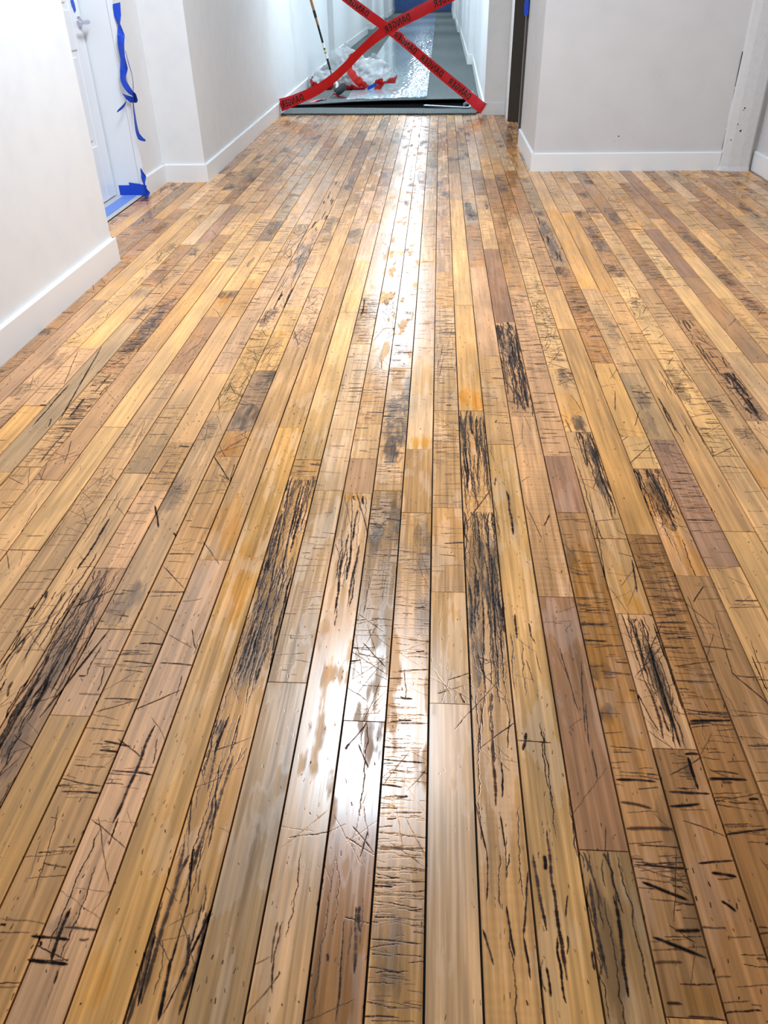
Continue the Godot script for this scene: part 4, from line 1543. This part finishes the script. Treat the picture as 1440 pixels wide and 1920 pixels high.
	for t in [0.15, 0.5, 0.85]:
		st = mb()
		var p := a.lerp(b, t) + up + s * 0.35
		tube(st, [p, p + Vector3(0, 0.002, 0)], [0.006, 0.004], 10)
		obj("screw_head", st, M.grey_metal, m)
	st = mb()
	ribbon(st, smooth_path([Vector3(0.272, 0.033, -9.524), Vector3(0.323, 0.064, -9.560), Vector3(0.372, 0.058, -9.500), Vector3(0.335, 0.039, -9.452), Vector3(0.385, 0.033, -9.404), Vector3(0.448, 0.051, -9.428), Vector3(0.435, 0.083, -9.500), Vector3(0.385, 0.120, -9.560), Vector3(0.347, 0.158, -9.596)], 5), lerped([Vector3(0.0000, 0.0216, 0.0216), Vector3(0.0108, 0.0252, 0.0180), Vector3(0.0000, 0.0234, -0.0180), Vector3(0.0180, 0.0216, 0.0108), Vector3(0.0000, 0.0252, 0.0144), Vector3(0.0216, 0.0144, 0.0000), Vector3(0.0180, 0.0108, 0.0180), Vector3(0.0216, 0.0072, 0.0000), Vector3(0.0180, 0.0072, 0.0000)], 5), 0.001)
	var kn := obj("white_tape_knot", st, M.white_plastic)
	tag(kn, "crumpled knot of white tape at the right end of the edging strip", "tape")

func lerped(h: Array, n: int) -> Array:
	var out := []
	for i in h.size() - 1:
		for k in n:
			out.append(h[i].lerp(h[i + 1], float(k) / n))
	out.append(h[-1])
	return out

# ------------------------------------------------------------------ blue painter's tape
func build_blue_tape() -> void:
	var st := mb()
	var p := [Vector3(-1.923, 1.092, -5.425), Vector3(-1.927, 1.03, -5.42), Vector3(-1.925, 0.985, -5.41), Vector3(-1.921, 0.93, -5.40), Vector3(-1.93, 0.878, -5.395), Vector3(-1.934, 0.813, -5.395), Vector3(-1.941, 0.751, -5.40), Vector3(-1.957, 0.693, -5.40), Vector3(-1.935, 0.649, -5.39), Vector3(-1.905, 0.618, -5.385), Vector3(-1.888, 0.600, -5.395), Vector3(-1.905, 0.583, -5.41), Vector3(-1.945, 0.588, -5.405), Vector3(-1.968, 0.604, -5.395), Vector3(-1.955, 0.585, -5.385), Vector3(-1.975, 0.555, -5.38), Vector3(-2.025, 0.521, -5.375)]
	var h := [Vector3(0.024, 0.004, 0.0), Vector3(0.023, 0.002, 0.004), Vector3(0.013, 0.004, 0.014), Vector3(0.021, 0.0, -0.006), Vector3(0.023, 0.003, 0.008), Vector3(0.020, 0.006, 0.012), Vector3(0.024, 0.003, -0.004), Vector3(0.020, 0.008, 0.006), Vector3(0.013, 0.018, 0.004), Vector3(0.008, 0.016, 0.012), Vector3(0.004, 0.014, 0.018), Vector3(0.0, 0.018, 0.010), Vector3(-0.004, 0.020, 0.004), Vector3(-0.006, 0.016, 0.012), Vector3(0.008, 0.016, 0.008), Vector3(0.012, 0.018, 0.002), Vector3(0.004, 0.006, 0.002)]
	ribbon(st, smooth_path(p, 4), lerped(h, 4), 0.0005)
	var t := thing("blue_tape", "long twisted strand of blue painter's tape hanging from the door casing", "tape")
	obj("strand", st, M.blue_tape, t)
	st = mb()
	p = [Vector3(-1.911, 0.85, -5.40), Vector3(-1.899, 0.779, -5.385), Vector3(-1.889, 0.721, -5.38), Vector3(-1.897, 0.649, -5.385), Vector3(-1.917, 0.575, -5.395), Vector3(-1.925, 0.499, -5.40), Vector3(-1.928, 0.407, -5.40), Vector3(-1.914, 0.366, -5.395), Vector3(-1.878, 0.350, -5.385)]
	h = [Vector3(0.006, 0.0, 0.02), Vector3(0.005, 0.002, 0.022), Vector3(0.006, 0.0, 0.022), Vector3(0.005, 0.0, 0.022), Vector3(0.010, 0.0, 0.02), Vector3(0.012, 0.002, 0.018), Vector3(0.015, 0.006, 0.014), Vector3(0.014, 0.012, 0.006), Vector3(0.003, 0.005, 0.002)]
	ribbon(st, smooth_path(p, 4), lerped(h, 4), 0.0005)
	obj("loose_tail", st, M.blue_tape, t)
	# across the foot of the casing
	t = thing("blue_tape", "torn blue tape across the foot of the white door casing", "tape")
	st = mb()
	ribbon(st, [Vector3(-2.135, 0.036, -5.4368), Vector3(-2.09, 0.036, -5.4366), Vector3(-2.04, 0.036, -5.4362), Vector3(-1.99, 0.036, -5.434)], [Vector3(0.0, 0.034, 0), Vector3(0, 0.034, 0), Vector3(0, 0.034, 0), Vector3(0, 0.034, 0)], 0.0006)
	ribbon(st, [Vector3(-2.055, 0.046, -5.4355), Vector3(-1.99, 0.042, -5.4295), Vector3(-1.944, 0.036, -5.4285)], [Vector3(-0.006, 0.042, 0), Vector3(0, 0.038, 0), Vector3(0.004, 0.034, 0)], 0.0006)
	obj("flat_piece", st, M.blue_tape, t)
	st = mb()
	p = [Vector3(-1.958, 0.176, -5.425), Vector3(-1.950, 0.15, -5.42), Vector3(-1.945, 0.125, -5.42), Vector3(-1.951, 0.085, -5.42), Vector3(-1.944, 0.05, -5.415), Vector3(-1.930, 0.02, -5.405), Vector3(-1.945, 0.006, -5.39)]
	h = [Vector3(0.003, 0.004, 0.003), Vector3(0.012, 0.004, 0.008), Vector3(0.016, 0.0, -0.004), Vector3(0.010, 0.0, 0.012), Vector3(0.014, 0.004, 0.016), Vector3(0.018, 0.012, 0.012), Vector3(0.022, 0.004, 0.012)]
	ribbon(st, smooth_path(p, 4), lerped(h, 4), 0.0006)
	obj("upright_curl", st, M.blue_tape, t)
	# on the threshold
	st = mb()
	ribbon(st, [Vector3(-2.062, 0.0085, -5.42), Vector3(-2.062, 0.0085, -5.1), Vector3(-2.062, 0.0085, -4.8), Vector3(-2.062, 0.0085, -4.52)], [Vector3(0.045, 0, 0), Vector3(0.045, 0, 0), Vector3(0.045, 0, 0), Vector3(0.045, 0, 0)], 0.0008)
	var o := obj("blue_tape", st, M.blue_tape_worn)
	tag(o, "pale worn blue tape laid flat along the door threshold", "tape")
	# scrap on the door above the handle
	st = mb()
	ribbon(st, [Vector3(-2.1575, 1.125, -5.35), Vector3(-2.1572, 1.105, -5.345), Vector3(-2.157, 1.085, -5.348), Vector3(-2.1568, 1.068, -5.352), Vector3(-2.1565, 1.052, -5.345)], [Vector3(0, 0.0, 0.012), Vector3(0, 0.003, 0.026), Vector3(0, -0.003, 0.026), Vector3(0, 0.006, 0.022), Vector3(0, 0.002, 0.004)], 0.0006)
	o = obj("blue_tape", st, M.blue_tape)
	tag(o, "small torn scrap of blue tape on the door above the lever handle", "tape")
	# strip hanging on the frame of the brown doorway
	st = mb()
	ribbon(st, smooth_path([Vector3(0.676, 1.25, -7.27), Vector3(0.674, 1.1, -7.268), Vector3(0.672, 1.0, -7.262), Vector3(0.674, 0.93, -7.258)], 4), lerped([Vector3(0.0, 0, 0.022), Vector3(0.004, 0, 0.022), Vector3(0.016, 0, 0.016), Vector3(0.014, 0.004, 0.012)], 4), 0.0006)
	o = obj("blue_tape", st, M.blue_tape)
	tag(o, "short blue tape strip hanging at the brown door frame", "tape")

# ------------------------------------------------------------------ bags and red scraps in the corridor
func bag_mesh(st: SurfaceTool, c: Vector3, r: Vector3, seed_: int, lean := 0.0) -> void:
	var big := noise(seed_, 0.9, 2)
	var fold := noise(seed_ + 1, 1.5, 3, true)
	sheet(st, 56, 36, func(u, v):
		var th: float = TAU * u
		var ph: float = PI * v
		var d := Vector3(sin(ph) * cos(th), cos(ph), sin(ph) * sin(th))
		var q := d * 1.3
		var k: float = 1.0 + 0.34 * big.get_noise_3dv(q) + 0.075 * fold.get_noise_3d(q.x * 1.6, q.y * 0.7, q.z * 1.6)
		var p := Vector3(d.x * r.x, d.y * r.y, d.z * r.z) * k + c
		p.x += lean * (p.y - c.y)
		p.y = maxf(p.y, 0.032 + 0.01 * (d.x * d.z))
		return p)

func crumple(st: SurfaceTool, path: Array, half: Array, seed_: int, amount: float) -> void:
	var n := noise(seed_, 9.0, 3, true)
	var p := smooth_path(path, 6)
	var h := lerped(half, 6)
	for i in p.size():
		var w := Vector3(n.get_noise_2d(i * 0.09, 1.0), n.get_noise_2d(i * 0.09, 9.0), n.get_noise_2d(i * 0.09, 17.0)) * amount
		p[i] += w
		p[i].y = maxf(p[i].y, 0.017)
		h[i] += w * 0.8
	ribbon(st, p, h, 0.0012, amount * 0.4)

func build_litter() -> void:
	var bags := [
		["inflated clear plastic bag, right end of the heap beside the plastic sheet", Vector3(-0.875, 0.16, -11.72), Vector3(0.25, 0.165, 0.23), 41, 0.1],
		["clear plastic bag slumped under the red strap in the middle of the heap", Vector3(-1.19, 0.13, -11.55), Vector3(0.155, 0.15, 0.18), 43, 0.0],
		["small clear bag with red lining against the left corridor wall", Vector3(-1.515, 0.10, -11.60), Vector3(0.165, 0.125, 0.20), 45, 0.0],
		["greyish clear bag rising at the back of the heap", Vector3(-1.27, 0.20, -12.12), Vector3(0.25, 0.22, 0.17), 47, -0.1],
	]
	for a in bags:
		var st := mb()
		bag_mesh(st, Vector3.ZERO + Vector3(0, a[1].y, 0), a[2], a[3], a[4])
		var t := thing("plastic_bag", a[0], "plastic bag", Vector3(a[1].x, 0, a[1].z), "clear bags heaped in the corridor")
		obj("film", st, M.bag, t)
		st = mb()
		var top: float = a[1].y + a[2].y * 0.55
		crumple(st, [Vector3(-0.08, top, 0.04), Vector3(-0.02, top + a[2].y * 0.5, 0.0), Vector3(0.05, top + a[2].y * 0.5, -0.03), Vector3(0.10, top + 0.02, -0.02)], [Vector3(0, 0.012, 0.03), Vector3(0.01, 0.03, 0.02), Vector3(0.0, 0.025, 0.02), Vector3(0.01, 0.01, 0.02)], a[3] + 5, 0.02)
		obj("gathered_neck", st, M.bag, t)
	var reds := [
		["broad red plastic strap slanting down over the middle bag", [Vector3(-1.19, 0.30, -11.42), Vector3(-1.12, 0.20, -11.33), Vector3(-1.03, 0.11, -11.28), Vector3(-0.93, 0.03, -11.30)], [Vector3(0.028, 0.02, 0), Vector3(0.03, 0.026, 0), Vector3(0.035, 0.03, 0), Vector3(0.03, 0.022, 0.01)], 0.012],
		["red plastic lying along the foot of the bag heap", [Vector3(-1.27, 0.03, -11.32), Vector3(-1.15, 0.035, -11.28), Vector3(-1.05, 0.03, -11.27), Vector3(-0.96, 0.025, -11.3)], [Vector3(0, 0.02, 0.03), Vector3(0, 0.03, 0.03), Vector3(0, 0.025, 0.04), Vector3(0, 0.012, 0.03)], 0.02],
		["red plastic bunched under the small bag by the left wall", [Vector3(-1.66, 0.14, -11.42), Vector3(-1.62, 0.06, -11.38), Vector3(-1.52, 0.035, -11.34), Vector3(-1.42, 0.03, -11.34), Vector3(-1.37, 0.06, -11.36)], [Vector3(0.012, 0.02, 0.01), Vector3(0.02, 0.03, 0.02), Vector3(0, 0.04, 0.03), Vector3(0, 0.035, 0.03), Vector3(0, 0.03, 0.02)], 0.02],
		["round wad of red plastic at the right front of the heap", [Vector3(-0.84, 0.05, -11.36), Vector3(-0.78, 0.095, -11.33), Vector3(-0.71, 0.06, -11.33), Vector3(-0.75, 0.025, -11.30), Vector3(-0.82, 0.03, -11.31)], [Vector3(0.0, 0.03, 0.02), Vector3(0.01, 0.032, 0.02), Vector3(0.02, 0.03, 0.02), Vector3(0.02, 0.03, 0.0), Vector3(0.01, 0.03, 0.01)], 0.016],
		["red corner of plastic poking out right of the inflated bag", [Vector3(-0.70, 0.06, -11.62), Vector3(-0.63, 0.08, -11.60), Vector3(-0.57, 0.09, -11.62), Vector3(-0.555, 0.12, -11.66)], [Vector3(0, 0.012, 0.02), Vector3(0, 0.03, 0.02), Vector3(0.0, 0.04, 0.02), Vector3(0.004, 0.012, 0.01)], 0.01],
		["creased red plastic standing up at the back top of the heap", [Vector3(-1.24, 0.24, -11.62), Vector3(-1.22, 0.31, -11.60), Vector3(-1.14, 0.37, -11.62), Vector3(-1.05, 0.42, -11.66)], [Vector3(0.012, 0.01, 0.01), Vector3(0.02, 0.016, 0.01), Vector3(0.012, 0.03, 0.01), Vector3(0.008, 0.02, 0.01)], 0.014],
		["curled red tape scrap on the carpet in front of the pole", [Vector3(-1.30, 0.02, -10.50), Vector3(-1.27, 0.045, -10.52), Vector3(-1.24, 0.05, -10.50), Vector3(-1.20, 0.025, -10.46), Vector3(-1.13, 0.022, -10.44), Vector3(-1.08, 0.024, -10.42)], [Vector3(0.0, 0.004, 0.03), Vector3(0.01, 0.01, 0.03), Vector3(0.0, 0.012, 0.03), Vector3(0, 0.008, 0.03), Vector3(0, 0.004, 0.02), Vector3(0, 0.002, 0.01)], 0.010],
		["tiny red scrap on the plastic sheet before the bags", [Vector3(-0.99, 0.05, -11.14), Vector3(-0.975, 0.062, -11.14), Vector3(-0.955, 0.055, -11.12)], [Vector3(0, 0.01, 0.02), Vector3(0.004, 0.012, 0.02), Vector3(0, 0.006, 0.02)], 0.004],
	]
	for i in reds.size():
		var a: Array = reds[i]
		var st := mb()
		crumple(st, a[1], a[2], 60 + i, a[3])
		tag(obj("red_plastic", st, M.red_tape if i > 5 else M.red_sheet), a[0], "red plastic", "red plastic scraps in the corridor")
	var st := mb()
	crumple(st, [Vector3(-1.47, 0.019, -10.10), Vector3(-1.42, 0.024, -10.22), Vector3(-1.38, 0.02, -10.30), Vector3(-1.33, 0.022, -10.36)], [Vector3(0.045, 0.002, 0.02), Vector3(0.04, 0.003, 0.02), Vector3(0.035, 0.002, 0.03), Vector3(0.02, 0.004, 0.03)], 72, 0.006)
	tag(obj("tape_scrap", st, M.pink_film), "flat pinkish tape scrap left of the curled red one", "tape")
	st = mb()
	crumple(st, [Vector3(-0.91, 0.03, -11.25), Vector3(-0.87, 0.045, -11.24), Vector3(-0.82, 0.065, -11.25), Vector3(-0.79, 0.07, -11.27)], [Vector3(0, 0.014, 0.01), Vector3(0, 0.02, 0.01), Vector3(0, 0.018, 0.01), Vector3(0, 0.01, 0.01)], 73, 0.006)
	tag(obj("blue_tape", st, M.blue_tape), "crumpled blue tape scrap beside the red wad on the bag heap", "tape")

# ------------------------------------------------------------------ the leaning pole
func build_pole() -> void:
	var foot := Vector3(-1.235, 0.04, -10.66)
	var top := Vector3(-1.675, 1.84, -10.45)
	var t := thing("applicator_pole", "thin extension pole with dark pad leaning on the left corridor wall", "pole", Vector3(foot.x, 0, foot.z))
	var at := func(s: float) -> Vector3: return (foot.lerp(top, s)) - Vector3(foot.x, 0, foot.z)
	var st := mb()
	tube(st, [at.call(0.13), at.call(0.40)], [0.0125, 0.0125])
	obj("lower_tube", st, M.black, t)
	st = mb()
	tube(st, [at.call(0.40), at.call(0.47), at.call(1.0)], [0.0135, 0.0155, 0.0155])
	obj("grip", st, M.tan, t)
	st = mb()
	tube(st, [at.call(0.44), at.call(0.445), at.call(0.475), at.call(0.48)], [0.0158, 0.0165, 0.0165, 0.0158])
	obj("locking_collar", st, M.black, t)
	st = mb()
	tube(st, [at.call(0.245), at.call(0.262)], [0.0132, 0.0132])
	obj("yellow_label", st, M.yellow, t)
	st = mb()
	tube(st, [at.call(0.21), at.call(0.24)], [0.0131, 0.0131])
	obj("white_label", st, M.white_plastic, t)
	st = mb()
	tube(st, [at.call(0.27), at.call(0.30)], [0.0131, 0.0131])
	obj("white_label", st, M.white_plastic, t)
	st = mb()
	tube(st, [at.call(0.115), at.call(0.125), at.call(0.14), at.call(0.145)], [0.014, 0.018, 0.018, 0.013])
	tube(st, [at.call(0.05), at.call(0.12)], [0.010, 0.010])
	obj("metal_ferrule", st, M.chrome, t)
	st = mb()
	tube(st, smooth_path([Vector3(-0.02, 0.145, 0.02), Vector3(-0.012, 0.165, 0.022), Vector3(0.008, 0.15, 0.025), Vector3(0.008, 0.11, 0.035), Vector3(-0.005, 0.06, 0.045), Vector3(-0.03, 0.03, 0.05)], 4), [0.008, 0.012, 0.015, 0.017, 0.018, 0.018, 0.018, 0.018, 0.018, 0.018, 0.018, 0.018, 0.018, 0.018, 0.018, 0.017, 0.016, 0.015, 0.013, 0.011, 0.008])
	obj("white_bracket", st, M.white_plastic, t)
	st = mb()
	var pts := [Vector3(-0.01, 0.055, 0.06), Vector3(0.03, 0.075, 0.035), Vector3(0.065, 0.10, -0.01), Vector3(0.085, 0.12, -0.06)]
	tube(st, smooth_path(pts, 4), [0.030, 0.038, 0.042, 0.044, 0.045, 0.045, 0.045, 0.045, 0.045, 0.044, 0.043, 0.040, 0.030])
	obj("pad", st, M.foam, t)

# ------------------------------------------------------------------ crossed hazard tape
func lettering(path: Array, half: Array, from: float, height: float, back: float) -> Mesh:   # mirrored print bent along the strip
	var tm := TextMesh.new()
	var f := SystemFont.new()
	f.font_names = PackedStringArray(["Droid Sans"])
	f.font_weight = 800
	tm.font = f
	tm.text = "DANGER"
	tm.font_size = 48
	tm.pixel_size = height / 36.0
	tm.depth = 0.0006
	tm.curve_step = 4.0
	var arr := tm.get_mesh_arrays()
	var v: PackedVector3Array = arr[Mesh.ARRAY_VERTEX]
	var idx: PackedInt32Array = arr[Mesh.ARRAY_INDEX] if arr[Mesh.ARRAY_INDEX] != null else PackedInt32Array(range(v.size()))
	var run := [0.0]
	for i in path.size() - 1:
		run.append(run[-1] + path[i].distance_to(path[i + 1]))
	var mid := tm.get_aabb().get_center()
	var st := mb()
	var q := []
	for p in v:
		var s: float = clampf(from - (p.x - mid.x), 0.0, run[-1] - 0.001)
		var i := 0
		while run[i + 1] < s:
			i += 1
		var w: float = (s - run[i]) / (run[i + 1] - run[i])
		var c: Vector3 = path[i].lerp(path[i + 1], w)
		var hv: Vector3 = half[i].lerp(half[i + 1], w)
		var d: Vector3 = (path[i + 1] - path[i]).normalized()
		var nrm := d.cross(hv.normalized())
		if nrm.z < 0:
			nrm = -nrm
		q.append(c + hv.normalized() * (p.y - mid.y) * (hv.length() / 0.042) + nrm * (back + p.z))
	for k in range(0, idx.size(), 3):
		tri(st, q[idx[k]], q[idx[k + 1]], q[idx[k + 2]])
	return st.commit()

func build_hazard_tape() -> void:
	# rising to the right
	var z := -9.13
	var p := [Vector3(-1.682, 0.092, -9.235), Vector3(-1.60, 0.118, z - 0.05), Vector3(-1.464, 0.165, z), Vector3(-1.232, 0.258, z), Vector3(-1.001, 0.410, z), Vector3(-0.774, 0.602, z + 0.005), Vector3(-0.581, 0.738, z + 0.012), Vector3(-0.474, 0.797, z + 0.014), Vector3(-0.235, 0.899, z + 0.006), Vector3(-0.026, 0.986, z), Vector3(0.20, 1.08, z), Vector3(0.473, 1.20, z + 0.03)]
	var n := Vector2(0, 0)
	var h := [Vector3(-0.010, 0.062, 0.0), Vector3(-0.014, 0.054, 0), Vector3(-0.016, 0.048, 0.004), Vector3(-0.020, 0.042, 0.010), Vector3(-0.022, 0.032, 0.018), Vector3(-0.022, 0.030, 0.020), Vector3(-0.022, 0.040, 0.010), Vector3(-0.02, 0.045, 0.004), Vector3(-0.017, 0.050, 0), Vector3(-0.017, 0.050, 0), Vector3(-0.017, 0.050, 0), Vector3(-0.017, 0.050, 0)]
	hazard("red hazard tape rising to the right across the corridor mouth", p, h, [0.17, 1.50, 2.03])
	# falling to the right
	p = [Vector3(-1.705, 1.58, -9.20), Vector3(-1.50, 1.44, z - 0.02), Vector3(-1.2, 1.235, z), Vector3(-0.881, 1.012, z), Vector3(-0.789, 0.950, z), Vector3(-0.659, 0.866, z - 0.004), Vector3(-0.448, 0.731, z - 0.006), Vector3(-0.341, 0.652, z - 0.004), Vector3(-0.179, 0.529, z), Vector3(0.042, 0.363, z), Vector3(0.266, 0.206, z + 0.02), Vector3(0.44, 0.078, -9.035), Vector3(0.474, 0.068, -9.029)]
	h = []
	for i in p.size():
		h.append(Vector3(0.024, 0.036, 0.004 * sin(i * 1.7)))
	h[9] = Vector3(0.026, 0.040, 0)
	h[10] = Vector3(0.028, 0.042, 0)
	h[11] = Vector3(0.030, 0.044, 0)
	h[12] = Vector3(0.028, 0.046, 0)
	hazard("red hazard tape falling to the right across the corridor mouth", p, h, [1.08, 1.66, 2.00, 2.36])

func hazard(label: String, p: Array, h: Array, words: Array) -> void:
	var t := thing("hazard_tape", label, "tape", Vector3.ZERO, "crossed hazard tapes")
	var path := smooth_path(p, 6)
	var half := lerped(h, 6)
	var r := RandomNumberGenerator.new()
	r.seed = 90 + words.size()
	for i in path.size():
		path[i].z += 0.004 * sin(i * 0.9) + r.randf_range(-0.001, 0.001)
	var st := mb()
	ribbon(st, path, half, 0.0008, 0.003)
	obj("band", st, M.red_tape, t)
	for w in words:
		obj("lettering", lettering(path, half, w, 0.052, 0.0042), M.ink, t)
